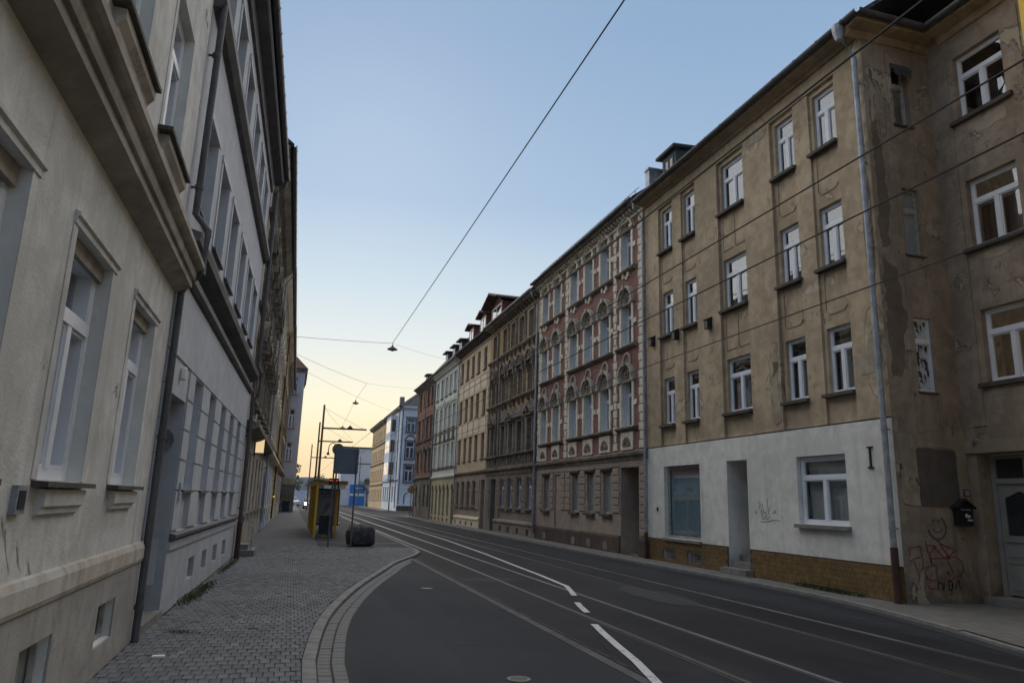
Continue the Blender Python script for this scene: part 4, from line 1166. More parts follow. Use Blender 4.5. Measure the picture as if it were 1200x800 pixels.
h.band([(0, 11.6), (.1, 11.62), (.3, 11.85), (.42, 11.9), (.42, 12.0), (0, 12.02)], 0, h.L, 'mint_wall')
h.gutter(12.02, .5, 0, h.L, .085); h.roof(12.06, .5, 50, 3.0)
for u in (1.2, 3.6, 6.4): dormer(h, u - .5, u + .5, -.2, 12.4, 13.5, 'dormer_green', 'dormer_green', 'frame_white', .25, 2.2)
h.pipe(9.5, [(0, .48, 11.9), (0, .44, 11.7), (.0, .13, 11.3), (0, .12, .3)], .045, 'zinc')
h.shell(12.0, 9.5, 'stone_grey', u0=.004, u1=h.L - .004)

# ================================================================== RIGHT: orange-red brick house
h = House('orange_brick_house', 'narrow orange-red brick house with dark stone trim, last before the side street', 'R', RX, 61.52, 9.1)
bc = [1.4, 3.3, 5.2, 7.5]
h.wall([(u - .38, u + .38, 1.0, 2.9, .16) for u in bc], 0, 3.35, 'dark_stone', name='ground_floor_wall')
h.wall([(u - .4, u + .4, z, z + 1.5, .16) for u in bc for z in (4.2, 7.1, 10.0)], 3.35, 11.9, 'brown_brick')
for u in bc:
    h.window(u, 1.0, .76, 1.9, 'T', mat='frame_brown', d=.13, pane='glass_far', sill=None, th=.05)
    for j, z in enumerate((4.2, 7.1, 10.0)):
        h.window(u, z, .8, 1.5, 'T', mat='frame_brown', d=.13, pane='glass_far', sill='dark_stone', sill_w=.25, sd=.14, sth=.12, th=.05)
        surround(h, u, z, z + 1.5, .8, 'dark_stone', t=.1, proud=.05)
        if j < 2: hood(h, u, z + 1.62, .8, 'tri' if j == 0 else 'flat', 'dark_stone', .2)
for z in (3.4, 6.7): h.band([(0, z), (.16, z + .05), (.2, z + .16), (0, z + .24)], 0, h.L, 'dark_stone')
h.band([(0, 11.6), (.3, 11.8), (.42, 11.9), (.42, 12.0), (0, 12.02)], 0, h.L, 'dark_stone')
for z0, z1 in ((0, 3.38), (3.66, 6.68), (6.96, 11.58)):
    for a0 in (0.02, 8.7): h.mb().box(a0, a0 + .38, 0, .06, z0, z1).build('corner_pilaster', 'dark_stone', h.e)
h.gutter(12.02, .5, 0, h.L, .085); h.roof(12.06, .5, 40, 4)
dormer(h, 6.2, 7.3, -.3, 12.4, 13.2, 'dormer_green', 'roof')
h.pipe(4.3, [(0, .48, 11.9), (0, .44, 11.7), (.0, .13, 11.3), (0, .12, .3)], .045, 'zinc')
h.shell(12.0, 9.5, 'brown_brick', u0=.004, u1=h.L - .02)

# ================================================================== far right: white corner house beyond the side street
h = north('white_corner_house', 'white and blue-trimmed corner house with little balconies beyond the side street', 13.7, 100.0, 4.6)
wr = h
h.wall([(.85, 1.95, 3.9, 6.1, .2), (.85, 1.95, 7.0, 9.3, .2), (.85, 1.95, 10.6, 12.5, .2)], 0, 14.0, 'white_wall')
h.wall([], 0, .7, 'sill_dark', o=.03, name='plinth')
for z, hh in ((3.9, 2.2), (7.0, 2.3), (10.6, 1.9)):
    h.window(1.4, z, 1.1, hh, 'T', mat='frame_white', d=.16, pane='glass_far', sill=None)
    surround(h, 1.4, z, z + hh, 1.1, 'blue_trim', t=.2, proud=.05)
    b = h.mb(); b.box(.6, 2.2, 0, .5, z - .12, z)
    for k in range(12): b.box(.62 + k * .14, .645 + k * .14, .44, .465, z, z + .85)
    b.box(.6, 2.2, .43, .48, z + .85, z + .9); b.build('balcony', 'blue_trim', h.e)
hood(h, 1.4, 9.45, 1.1, 'arch', 'blue_trim', .12)
b = h.mb(); b.arch(2.2, 2.0, 1.15, 1.3, 0, .06, n=10, rz=.5); b.box(.9, 1.05, 0, .06, .9, 2.0); b.box(3.35, 3.5, 0, .06, .9, 2.0); b.build('blind_arch', 'blue_trim', h.e)
for u in (.15, 3.6): h.mb().box(u, u + .12, 0, .05, .9, 14.0).build('trim_strip', 'blue_trim', h.e)
h.band([(0, 13.6), (.3, 13.8), (.5, 13.9), (.5, 14.1), (0, 14.15)], -.5, 4.6, 'white_wall')
n = House('wing', 'wing', 'R', 13.7, 100.0, 17)
wo = [(1.6 + 2.6 * k, 2.9 + 2.6 * k, z, z + hh, .2) for k in range(6) for z, hh in ((1.1, 2.2), (4.6, 2.0), (7.8, 2.0), (11.0, 1.8))]
n.wall(wo, 0, 14.0, 'white_wall')
for a in wo: n.window((a[0] + a[1]) / 2, a[2], 1.3, a[3] - a[2], 'I', mat='frame_brown' if a[2] < 3 else 'frame_white', d=.16, pane='glass_far', sill=None)
b = n.mb(); b.box(4.0, 9.0, 0, .9, 4.2, 13.2); b.build('bay', 'white_wall', n.e)
for z in (4.9, 8.0, 10.9):
    b = n.mb()
    for k in range(3): b.box(4.4 + 1.55 * k, 5.5 + 1.55 * k, .9, .92, z, z + 1.7)
    b.box(3.98, 4.0, .2, .75, z, z + 1.7); b.build('bay_window', 'glass_far', n.e)
n.band([(0, 3.9), (.15, 3.95), (.15, 4.1), (0, 4.15)], 0, 17, 'blue_trim')
n.band([(0, 13.6), (.3, 13.8), (.5, 13.9), (.5, 14.1), (0, 14.15)], -.5, 17, 'stone_grey')
n.pipe(2.0 - 1.0, [(0, .14, 13.8), (0, .12, .3)], .06, 'pipe_dark')
absorb(wr.e, n)
b = MB(); b.add([(-.4, -.5, 14.15), (17.6, -.5, 14.15), (17.6, 9, 14.15), (-.4, 9, 14.15), (4.5, 4.2, 18.0), (13.5, 4.2, 18.0)], [(0, 1, 5, 4), (1, 2, 5), (2, 3, 4, 5), (3, 0, 4)])
o_ = b.build('roof', 'roof', wr.e)
o_.matrix_local = wr.e.matrix_basis.inverted() @ (Matrix.Translation((22.3, 100, 0)) @ Matrix.Rotation(R(90), 4, 'Z'))
b = MB(); b.box(4.5, 5.4, -.9, -.3, 13.9, 16.0)
o_ = b.build('chimney', 'stone_grey', wr.e); o_.matrix_local = wr.e.matrix_basis.inverted() @ (Matrix.Translation((13.7, 100, 0)) @ Matrix.Rotation(R(90), 4, 'Z'))

h = House('far_ochre_house', 'ochre rendered house with dark gables catching the last warm light, far down the right side', 'R', 13.7, 117.1, 20)
wo = [(1.2 + 2.4 * k, 2.2 + 2.4 * k, z, z + 1.8, .2) for k in range(8) for z in (1.2, 4.4, 7.6, 10.8)]
h.wall(wo, 0, 13.6, 'far_tan')
for a in wo: h.window((a[0] + a[1]) / 2, a[2], 1.0, 1.8, 'T', mat='frame_white', d=.16, pane='glass_far', sill='sill_dark')
for z in (3.6, 7.0, 10.2): h.band([(0, z), (.2, z + .05), (.2, z + .2), (0, z + .25)], 0, 20, 'stone_grey', 'string_course')
h.band([(0, 13.3), (.4, 13.5), (.6, 13.6), (.6, 13.8), (0, 13.9)], 0, 20, 'stone_grey')
h.roof(13.9, .6, 40, 4); h.gutter(13.9, .65, 0, 20)
h.shell(13.8, 9, 'far_tan', u0=.01, u1=19.99)

h = north('far_white_building', 'white and grey flat-roofed building with a bright blue hoarding closing the street', 9.2, 150, 10)
h.wall([(6.2, 7.2, 5.5, 7.0, .2), (8.0, 9.0, 5.5, 7.0, .2), (6.2, 7.2, 2.0, 4.0, .2), (8.0, 9.0, 2.0, 4.0, .2)], 0, 11.2, 'white_wall')
for u in (6.7, 8.5):
    h.window(u, 5.5, 1.0, 1.5, 'I', d=.15, pane='glass_far'); h.window(u, 2.0, 1.0, 2.0, 'I', d=.15, pane='glass_far')
    h.mb().box(u - .7, u + .7, 0, .9, 4.9, 5.4).build('balcony', 'stone_grey', h.e)
h.band([(0, 11.2), (.15, 11.2), (.15, 11.5), (0, 11.5)], 0, 10, 'sill_dark')
h.band([(0, 8.1), (.05, 8.1), (.05, 8.3), (0, 8.3)], 0, 10, 'blue_trim', 'string_course')
b = h.mb(); b.box(7.0, 7.8, -2, -1, 11.5, 12.6); b.build('chimney', 'dark_stone', h.e)
b = h.mb(); b.box(0, 10, -9, -.01, 11.15, 11.19); b.build('roof', 'roof', h.e)
b = h.mb(); b.box(2.0, 4.9, .02, .35, 0, 4.1); P = b.build('hoarding', 'blue_sheet', h.e)
b = h.mb(); b.box(2.0, 4.9, .351, .36, 1.9, 2.35); b.box(3.0, 4.6, .351, .36, 3.3, 3.5); b.build('hoarding_stripe', 'white_plate', P)
h.shell(11.1, 9, 'white_wall', u0=.01, u1=9.99)

# ================================================================== LEFT: dirty white house nearest the camera
h = House('dirty_white_house', 'dirty off-white rendered house nearest on the left, with a rust-stained plinth band', 'L', -1.58, -6, 15.38)
lw = [2.05, 4.05, 6.04, 8.02, 9.98, 11.98, 13.99]    # u of window centres
lw = [u for u in lw]
ops = [(u - .56, u + .50, 1.70, 3.42, .12) for u in lw] + [(u + 6 - .34, u + 6 + .34, .26, .62, .12) for u in (3.9, 5.95, 7.98)]
h.wall(ops, 0.0, 4.05, 'l1_wall', name='ground_floor_wall', revmat='pale_reveal')
up = [(u - .56, u + .50, z, z + 1.7, .12) for u in lw for z in (5.2, 8.2)]
h.wall(up, 4.05, 11.2, 'l1_wall', revmat='pale_reveal')
for i, u in enumerate(lw):
    W = h.window(u - .03, 1.70, 1.06, 1.72, 'T', d=.10, sill='sill_dark', sill_w=.14, sd=.1, sth=.045, th=.085, curtain='curtain_dim', ch=.66, fd=.15)
    b = h.mb(); b.box(u - .55, u + .49, -.099, -.06, 3.30, 3.418); b.build('shutter_box', 'l1_cornice', h.e)
    for q in (u - .66, u + .501): h.mb().box(q, q + .10, 0, .008, 1.7, 3.42).build('window_jamb', 'l1_wall', h.e)
    h.band([(0, 3.42), (.018, 3.42), (.02, 3.46), (.04, 3.475), (.04, 3.50), (0, 3.515)], u - .66, u + .62, 'l1_wall', 'window_hood')
    h.band([(0, 1.47), (.03, 1.48), (.035, 1.52), (.055, 1.53), (.06, 1.64), (0, 1.645)], u - .5, u + .47, 'l1_wall', 'sill_bracket')
    for z in (5.2, 8.2):
        h.window(u - .03, z, 1.06, 1.7, 'T', d=.10, sill='sill_dark', sill_w=.26, sd=.14, sth=.05, th=.085, fd=.15, curtain='curtain_dim' if z < 6 else None, ch=.66)
        h.band([(0, z - .3), (.04, z - .28), (.05, z - .2), (.1, z - .14), (.1, z - .065), (0, z - .062)], u - .6, u + .6, 'l1_cornice', 'sill_bracket')
        for q in (u - .66, u + .501): h.mb().box(q, q + .10, 0, .008, z, z + 1.7).build('window_jamb', 'l1_wall', h.e)
h.band([(0, 4.02), (.16, 4.10), (.18, 4.11), (.18, 4.19), (.21, 4.20), (.22, 4.24), (.22, 4.31), (.27, 4.33), (.30, 4.36), (.30, 4.42), (0, 4.52)], -.02, h.L + .03, 'l1_cornice')
h.band([(0, .86), (.035, .87), (.05, .91), (.05, 1.03), (.03, 1.08), (0, 1.09)], 0, h.L, 'l1_band', 'plinth_band')
b = h.mb()
k0 = 0
for u in (9.9, 11.95, 13.98):
    b.box(k0, u - .345, 0.001, .02, 0, .859); b.box(u - .345, u + .345, .001, .02, 0, .255); b.box(u - .345, u + .345, .001, .02, .625, .859); k0 = u + .345
b.box(k0, h.L, .001, .02, 0, .859); b.build('plinth', 'l1_plinth', h.e)
for u in (9.9, 11.95, 13.98):
    b = h.mb(); b.box(u - .34, u + .34, -.12, -.11, .26, .62); v = b.build('cellar_window', 'glass_milky', h.e)
    b = h.mb(); b.box(u - .34, u - .31, -.10, -.06, .26, .62); b.box(u + .31, u + .34, -.10, -.06, .26, .62); b.box(u - .31, u + .31, -.10, -.06, .26, .29); b.box(u - .31, u + .31, -.10, -.06, .59, .62); b.box(u - .01, u + .01, -.1, -.07, .29, .59)
    b.build('window_frame', 'frame_old', v)
b = h.mb(); b.box(11.03, 11.2, 0, .035, 1.49, 1.66); mb_ = b.build('meter_box', 'zinc', h.e, label='small grey box with a dark window')
h.mb().box(11.06, 11.17, .035, .04, 1.52, 1.63).build('box_window', 'black_iron', mb_)
h.band([(0, 10.9), (.2, 11.0), (.35, 11.1), (.35, 11.2), (0, 11.25)], 0, h.L, 'l1_cornice')
h.gutter(11.25, .42, 0, h.L); h.roof(11.28, .4, 38, 5)
h.shell(11.1, 9.5, 'l1_wall', u0=.01, u1=h.L - .004)

# ================================================================== LEFT: blue-grey house
YAW2 = math.atan(.022)
h = House('blue_grey_house', 'smooth blue-grey rendered house with deep plain window recesses and dark lead cornices', 'L', -1.58, 9.4, 11.52, YAW2)
gw = [(2.3, 3.1), (4.02, 4.82), (5.72, 6.52), (7.42, 8.22), (9.1, 9.9)]
bw = [(4.1, 4.75), (5.7, 6.35), (7.35, 8.05), (9.05, 9.75)]
h.wall([(.36, 1.74, .1, 2.88, .55)] + [(a, c, 1.69, 3.33, .22) for a, c in gw] + [(a, c, 1.10, 1.62, .05, 1) for a, c in gw] + [(a - .22, c - .22, .26, .6, .14) for a, c in bw], 0, 4.3, 'l2_wall', name='ground_floor_wall')
uw = [.72, 2.37, 4.07, 5.95, 7.75, 9.4]
h.wall([(a, a + 1.02, 5.42, 6.84, .22) for a in uw] + [(a, a + .98, 8.52, 9.76, .22) for a in uw], 4.3, 10.5, 'l2_wall')
for a, c in gw:
    h.window((a + c) / 2, 1.69, .8, 1.64, 'T', d=.2, sill='l2_trim', sill_w=.1, sd=.05, sth=.05, th=.06, curtain='curtain', ch=.66)
for a, c in bw:
    h.mb().box(a - .21, c - .23, -.14, -.13, .26, .6).build('cellar_window', 'glass_far', h.e)
for a in uw:
    for z, hh, w_ in ((5.42, 1.42, 1.02), (8.52, 1.24, .98)):
        h.window(a + w_ / 2, z, w_, hh, 'T', d=.2, sill='l2_trim', sill_w=.1, sd=.06, sth=.05, th=.06)
        surround(h, a + w_ / 2, z, z + hh, w_, 'l2_frame', t=.1, proud=.02)
# rustication joints of the ground floor: raised render blocks between thin grooves
pe = [(0, .34), (1.76, 2.28), (3.12, 4.0), (4.84, 5.7), (6.54, 7.4), (8.24, 9.08), (9.92, 11.5)]
for a0, a1 in pe:
    for z0, z1 in ((1.12, 1.66), (1.675, 2.08), (2.095, 2.50), (2.515, 2.92), (2.935, 3.34)):
        h.mb().prism([(.001, z0), (.022, z0 + .008), (.022, z1 - .008), (.001, z1)], a0, a1).build('render_block', 'l2_wall', h.e)
h.mb().box(.0, 11.5, .001, .022, 3.36, 4.29).build('render_band', 'l2_wall', h.e)
h.band([(0, .98), (.05, 1.0), (.09, 1.03), (.09, 1.07), (0, 1.095)], 1.76, h.L, 'l2_trim', 'plinth_cap')
h.band([(0, .86), (.03, .86), (.03, .979), (0, .979)], 1.76, h.L, 'l2_wall', 'plinth_band')
h.band([(.001, 4.30), (.06, 4.31), (.1, 4.36), (.1, 4.45), (.001, 4.47)], .0, h.L, 'l2_trim')
h.band([(.001, 4.62), (.1, 4.66), (.2, 4.74), (.22, 4.84), (.001, 4.90)], .0, h.L, 'l2_trim')
h.band([(.001, 8.02), (.08, 8.06), (.16, 8.16), (.16, 8.30), (.001, 8.36)], .0, h.L, 'l2_trim')
h.band([(0, 10.2), (.06, 10.22), (.1, 10.4), (.3, 10.46), (.33, 10.5), (.33, 10.62), (0, 10.7)], 0, h.L, 'l2_trim')
h.gutter(10.72, .40, 0, h.L + .1, .09)
h.roof(10.76, .38, 40, 4)
D = h.mb().box(.361, 1.739, -.56, -.53, .1, 2.879).build('house_door', 'door_dark', h.e)
b = h.mb(); b.box(1.725, 1.738, -.45, -.12, .42, 1.02); b.build('side_panel', 'l2_frame', h.e)
b = h.mb(); b.box(1.72, 1.738, -.42, -.22, 1.2, 1.5); b.build('letter_flap', 'white_plate', h.e)
b = h.mb()
for k in range(12):
    t0, t1 = 2 * math.pi * k / 12, 2 * math.pi * (k + 1) / 12
    b.add([(1.738, -.25, 2.35), (1.70, -.25 + .17 * math.cos(t0), 2.35 + .17 * math.sin(t0)), (1.70, -.25 + .17 * math.cos(t1), 2.35 + .17 * math.sin(t1))], [(0, 1, 2)])
    b.add([(1.738, -.25 + .17 * math.cos(t0), 2.35 + .17 * math.sin(t0)), (1.70, -.25 + .17 * math.cos(t0), 2.35 + .17 * math.sin(t0)), (1.70, -.25 + .17 * math.cos(t1), 2.35 + .17 * math.sin(t1)), (1.738, -.25 + .17 * math.cos(t1), 2.35 + .17 * math.sin(t1))], [(0, 1, 2, 3)])
b.build('round_lamp', 'zinc', h.e)
h.mb().lathe([(.03, 0), (.045, .02), (.045, .16), (.03, .18)], 1.05, .04, 3.1, 10).build('door_light', 'white_plate', h.e)
h.mb().box(1.92, 2.04, .023, .035, 1.5, 1.78).build('bell_plate', 'zinc', h.e)
h.mb().box(.3, 1.758, -.53, .04, 0, .106).build('door_step', 'concrete', h.e)
h.pipe(.12, [(0, .38, 10.6), (0, .34, 10.45), (0, .13, 10.2), (0, .10, 5.1)], .045, 'pipe_dark')
h.pipe(.02, [(.10, .11, 5.1), (.08, .28, 4.9), (0, .28, 4.3), (0, .07, 4.05), (0, .065, .0)], .042, 'pipe_dark')
h.pipe(11.5, [(0, .4, 10.6), (0, .36, 10.45), (0, .16, 10.2), (0, .16, 5.1), (0, .26, 4.9), (0, .24, 4.3), (0, .12, 4.1), (0, .12, .9)], .055, 'pipe_dark', 'pipe_red', 0)
h.shell(10.5, 9.5, 'l2_wall', u0=.004, u1=h.L - .004)

# ================================================================== LEFT: houses beyond
def left_row(name, label, x0, y0, L, ztop, mat, gmat, trim, hoods, wu, orn=.2, yaw=.006, frame='frame_white', rm='roof', over=.5):
    h = House(name, label, 'L', x0, y0, L, yaw)
    h.wall([(u - .42, u + .42, 1.1, 2.9, .2) for u in wu], 0, 3.35, gmat, name='ground_floor_wall')
    h.wall([(u - .42, u + .42, z, z + 1.6, .2) for u in wu for z in (4.3, 7.2, 9.9)], 3.35, ztop, mat)
    for i, u in enumerate(wu):
        h.window(u, 1.1, .84, 1.8, 'T', mat=frame, d=.16, pane='glass_far', sill=trim, sill_w=.3, sd=.14, sth=.1, th=.05)
        for j, z in enumerate((4.3, 7.2, 9.9)):
            h.window(u, z, .84, 1.6, 'T', mat=frame, d=.16, pane='glass_far', sill=trim, sill_w=.3, sd=.16, sth=.12, th=.05)
            surround(h, u, z, z + 1.6, .84, trim, t=.13, proud=.08)
            if hoods[j]: hood(h, u, z + 1.74, .84, hoods[j], trim, orn)
    h.band([(0, 3.3), (.2, 3.36), (.34, 3.44), (.34, 3.56), (0, 3.62)], 0, L, trim)
    for z in (6.8, 9.6): h.band([(0, z), (.1, z + .03), (.16, z + .1), (0, z + .2)], 0, L, trim, 'string_course')
    h.band([(0, ztop - .3), (.2, ztop - .2), (over - .1, ztop), (over - .1, ztop + .1), (0, ztop + .12)], 0, L, trim)
    h.gutter(ztop + .14, over, 0, L, .09); h.roof(ztop + .16, over, 38, 5, rm)
    h.shell(ztop, 9.5, trim, u0=.004, u1=L - .004)
    return h
h = left_row('brown_stone_house', 'weathered grey-brown house with heavy projecting hoods, third on the left', -1.32, 20.95, 13, 11.7, 'l3_stone', 'l3_stone', 'stone_grey', ('arch', 'shell', 'flat'), [1.3, 3.3, 5.3, 7.4, 9.6, 11.7], .3)
b3 = h
for a, z in ((3.3, 6.2), (7.4, 6.2)):
    b = h.mb(); b.box(a - .7, a + .7, .0, .32, z, z + .14); b.prism([(0, z - .4), (.28, z), (0, z)], a - .5, a - .35); b.prism([(0, z - .4), (.28, z), (0, z)], a + .35, a + .5); b.build('bracket_shelf', 'dark_stone', h.e)
b = h.mb(); b.box(.6, 1.9, 0, .5, 0, .16); b.box(.8, 1.7, 0, .32, .16, .3); b.build('door_step', 'concrete', h.e)
b = h.mb(); b.tube([(.6, .42, 0), (.6, .42, .8), (.6, .05, .9)], .016, 6); b.build('handrail', 'zinc', h.e)
h.pipe(12.9, [(0, .5, 11.6), (0, .2, 11.2), (0, .14, .5)], .05, 'zinc')
ss = thing('projecting_shop_sign', 'small lit warm-yellow box sign sticking out from the brown stone house', 'shop sign', (-1.3, 25.6, 2.98), 0)
MB().box(.06, .32, -.06, .06, 0, .46).build('light_box', 'shop_light', ss)
b = MB(); b.box(.0, .06, -.015, .015, -.1, .56); b.box(.0, .33, -.07, .07, .46, .49); b.box(.0, .33, -.07, .07, -.03, 0); b.build('bracket', 'black_iron', ss)
h = left_row('red_left_house', 'bright red brick house with pale ornament, fourth on the left', -1.24, 34.0, 13, 11.9, 'l4_brick', 'l6_wall', 'cream_stone', ('shell', 'arch', 'flat'), [1.3, 3.3, 5.4, 7.6, 9.7, 11.7], .22)
for k in range(4):
    h.mb().box(1.2 + k * 2.6, 2.2 + k * 2.6, 0.01, .12, .1, 2.6).build('shop_door', 'door_white', h.e)
h = left_row('yellow_left_house', 'ochre yellow house with a brown dividing pipe, fifth on the left', -1.16, 47.05, 13, 12.1, 'l5_wall', 'l5_wall', 'l5_wall', ('flat', 'tri', 'flat'), [1.5, 3.7, 5.9, 8.1, 10.3, 12.0], .2)
h.pipe(1.0, [(0, .5, 12), (0, .2, 11.6), (0, .14, .2)], .05, 'pipe_red')
b = h.mb(); b.box(.5, 2.6, .15, .18, 1.5, 1.56); b.build('neon_strip', 'neon_yellow', h.e)
h = left_row('grey_left_house', 'plain beige-grey house, sixth on the left before the tall gable', -1.08, 60.1, 16.6, 12.0, 'cream_wall', 'concrete', 'stone_grey', ('flat', 'flat', None), [1.5, 3.7, 5.9, 8.1, 10.3, 12.5, 14.8], .12, frame='frame_white')
# tall house whose front looks back down the pavement
h = north('lilac_grey_house', 'tall lilac-grey house with a red-brown hipped roof jutting out at the far left', -3.4, 77.0, 3.75)
l6 = h
h.wall([(2.55, 3.15, z, z + 1.9, .15) for z in (5.0, 8.3, 11.7)], 3.3, 14.1, 'l6_wall')
h.wall([], 2.7, 3.3, 'mint_ground', o=.02, name='shop_fascia')
h.wall([], 0, 2.7, 'dark_stone', name='shop_front')
for z in (5.0, 8.3, 11.7): h.window(2.85, z, .6, 1.9, 'T', d=.12, pane='glass_far', sill='stone_grey', sill_w=.1)
b = h.mb(); b.box(-1, 3.9, -12, .25, 14.1, 14.4); b.build('cornice', 'stone_grey', h.e)
b = h.mb(); b.box(3.72, 3.75, -12, -.001, 0, 14.1); b.build('side_wall', 'l6_wall', h.e)
b = h.mb(); b.add([(-2, .4, 14.4), (4.0, .4, 14.4), (4.0, -12, 14.4), (-2, -12, 14.4), (1.2, -2.6, 17.6), (1.2, -9, 17.6)], [(0, 1, 4), (1, 2, 5, 4), (2, 3, 5), (3, 0, 4, 5)])
b.build('roof', 'roof_red', h.e)

# ================================================================== GROUND, ROAD, PAVEMENTS
def lerp_tab(tab, y):
    if y <= tab[0][0]: return tab[0][1]
    for (y0, x0), (y1, x1) in zip(tab, tab[1:]):
        if y <= y1: return x0 + (x1 - x0) * (y - y0) / (y1 - y0)
    return tab[-1][1]
def smooth_tab(tab, n=6):
    out = []
    for i in range(len(tab) - 1):
        p0 = tab[max(i - 1, 0)]; p1 = tab[i]; p2 = tab[i + 1]; p3 = tab[min(i + 2, len(tab) - 1)]
        for k in range(n):
            t = k / n
            out.append(tuple(.5 * (2 * p1[j] + (-p0[j] + p2[j]) * t + (2 * p0[j] - 5 * p1[j] + 4 * p2[j] - p3[j]) * t * t + (-p0[j] + 3 * p1[j] - 3 * p2[j] + p3[j]) * t ** 3) for j in (0, 1)))
    out.append(tab[-1])
    return out
ROAD = -.055
KL = smooth_tab([(-8, .22), (2, .22), (7.3, .25), (8.9, .31), (11.2, .56), (13.6, 1.02), (15.8, 1.55), (17.8, 2.1), (20.2, 2.75), (22.6, 3.62), (23.8, 3.98)]) + [(24.6, 4.1), (26, 4.12), (60, 4.2), (64, 4.2), (72, 2.6), (80, 2.0), (140, 2.0)]
KR = [(-8, 8.9), (5, 8.9), (7.4, 9.15), (9.3, 9.7), (11.6, 10.2), (13.9, 10.42), (20, 10.3), (24, 10.2), (72, 10.2), (76, 10.8), (78, 14.0)]
b = MB(); b.add([(-1490, -55, -.12), (1490, -55, -.12), (1490, 1890, -.12), (-1490, 1890, -.12)], [(0, 1, 2, 3)])
struct(b.build('ground', 'ground', recalc=False))
b = MB(); b.add([(-2, -12, ROAD), (14, -12, ROAD), (14, 147, ROAD), (-2, 147, ROAD)], [(0, 1, 2, 3)])
struct(b.build('road', 'asphalt', recalc=False))
b = MB(); b.add([(14, 71, ROAD - .01), (60, 71, ROAD - .01), (60, 99, ROAD - .01), (14, 99, ROAD - .01)], [(0, 1, 2, 3)])
struct(b.build('side_street', 'asphalt', recalc=False))
b = MB(); b.add([(3.62, -12, ROAD + .004), (8.75, -12, ROAD + .004), (8.75, 140, ROAD + .004), (3.62, 140, ROAD + .004)], [(0, 1, 2, 3)])
struct(b.build('track_bed', 'asphalt_track', recalc=False))
# asphalt repair patches and seams
b = MB(); b.box(3.48, 3.61, -12, 22.4, ROAD - .02, ROAD + .006); struct(b.build('concrete_strip', 'gutter_dark'))
b = MB(); r_ = random.Random(5); y = -4
while y < 22:
    l = .25 + r_.random() * .4; x = 3.63 + r_.uniform(-.008, .012); b.box(x, x + .025 + r_.random() * .02, y, y + l, ROAD + .004, ROAD + .0085); y += l + (.02 if r_.random() < .7 else .2)
struct(b.build('tar_seam', 'seam'))
def ribbon(pts, wd, z, name, mat, parent=None, kind=True):
    b = MB()
    P = [Vector((x, y, 0)) for x, y in pts]
    L_, R_ = [], []
    for i, p in enumerate(P):
        d = (P[min(i + 1, len(P) - 1)] - P[max(i - 1, 0)]).normalized(); n_ = Vector((-d.y, d.x, 0)) * wd / 2
        L_.append(p + n_); R_.append(p - n_)
    v = [(q.x, q.y, z) for q in L_] + [(q.x, q.y, z) for q in R_]
    m = len(P)
    b.add(v, [(i, i + m, i + 1 + m, i + 1) for i in range(m - 1)])
    o = b.build(name, mat, parent, recalc=False)
    if kind: struct(o)
    return o
rail_x = [(4.56, 'rail_shaded'), (5.5, 'rail'), (7.18, 'rail_shaded'), (8.14, 'rail')]
for x, m_ in rail_x:
    b = MB(); b.box(x - .034, x + .034, -12, 146, ROAD - .03, ROAD + .012)
    o_ = b.build('tram_rail', m_); struct(o_)
    b = MB(); b.box(x + .035, x + .075, -12, 146, ROAD - .02, ROAD + .006); struct(b.build('rail_groove', 'seam'))
    b = MB(); b.box(x - .10, x - .035, -12, 146, ROAD - .02, ROAD + .0075); struct(b.build('rail_joint', 'asphalt_stop'))
for i, st in enumerate(([(7.35, 92), (7.0, 58), (6.62, 32), (6.3, 24), (6.03, 19.6), (5.9, 17.2), (5.72, 14.95), (5.52, 14.2), (5.3, 13.45)], [(5.0, 12.55), (4.88, 12.1), (4.72, 11.4)], [(4.38, 10.32), (4.2, 9.55), (4.02, 8.7), (3.86, 7.9), (3.62, 6.95), (3.3, 5.6)])):
    ribbon([(x, y) for x, y in st], .105, ROAD + .0155, 'lane_marking', 'line')
b = MB(); r_ = random.Random(9)
for (cx, cy, rx, ry) in ((4.4, 16.3, .75, .4), (7.0, 13.5, .5, 1.6)):
    n_ = 22; b.add([(cx + rx * math.cos(2 * math.pi * k / n_) * r_.uniform(.75, 1.1), cy + ry * math.sin(2 * math.pi * k / n_) * r_.uniform(.75, 1.1), ROAD + .0095) for k in range(n_)], [tuple(range(n_))])
struct(b.build('asphalt_patch', 'asphalt_stop', recalc=False))
r_ = random.Random(31)
for (x0, y0, x1, y1) in ((4.7, 9.75, 6.9, 10.3), (1.3, 9.3, 3.4, 8.9), (5.7, 18.2, 8.0, 18.5), (8.3, 11.0, 9.6, 13.4), (2.3, 17.4, 3.4, 18.6), (6.1, 24.5, 8.6, 24.2)):
    m = 26
    ribbon([(x0 + (x1 - x0) * k / m + r_.gauss(0, .022), y0 + (y1 - y0) * k / m + r_.gauss(0, .03)) for k in range(m + 1)], .014, ROAD + .0105, 'road_crack', 'seam')
for (x, y) in ((2.32, 7.35), (2.72, 14.75)):
    vc = thing('valve_cover', 'small oval iron valve cover in the asphalt ' + ('nearer the camera' if y < 10 else 'near the kerb tip'), 'cover', (x, y, ROAD))
    b = MB(); b.lathe([(.12, 0), (.12, .008), (.09, .008), (.085, .003), (.0, .003)], 0, 0, 0, 18); b.build('ring', 'concrete', vc)
    b = MB(); b.lathe([(.08, .002), (.08, .006), (.0, .006)], 0, 0, 0, 14); b.build('lid', 'black_iron', vc)

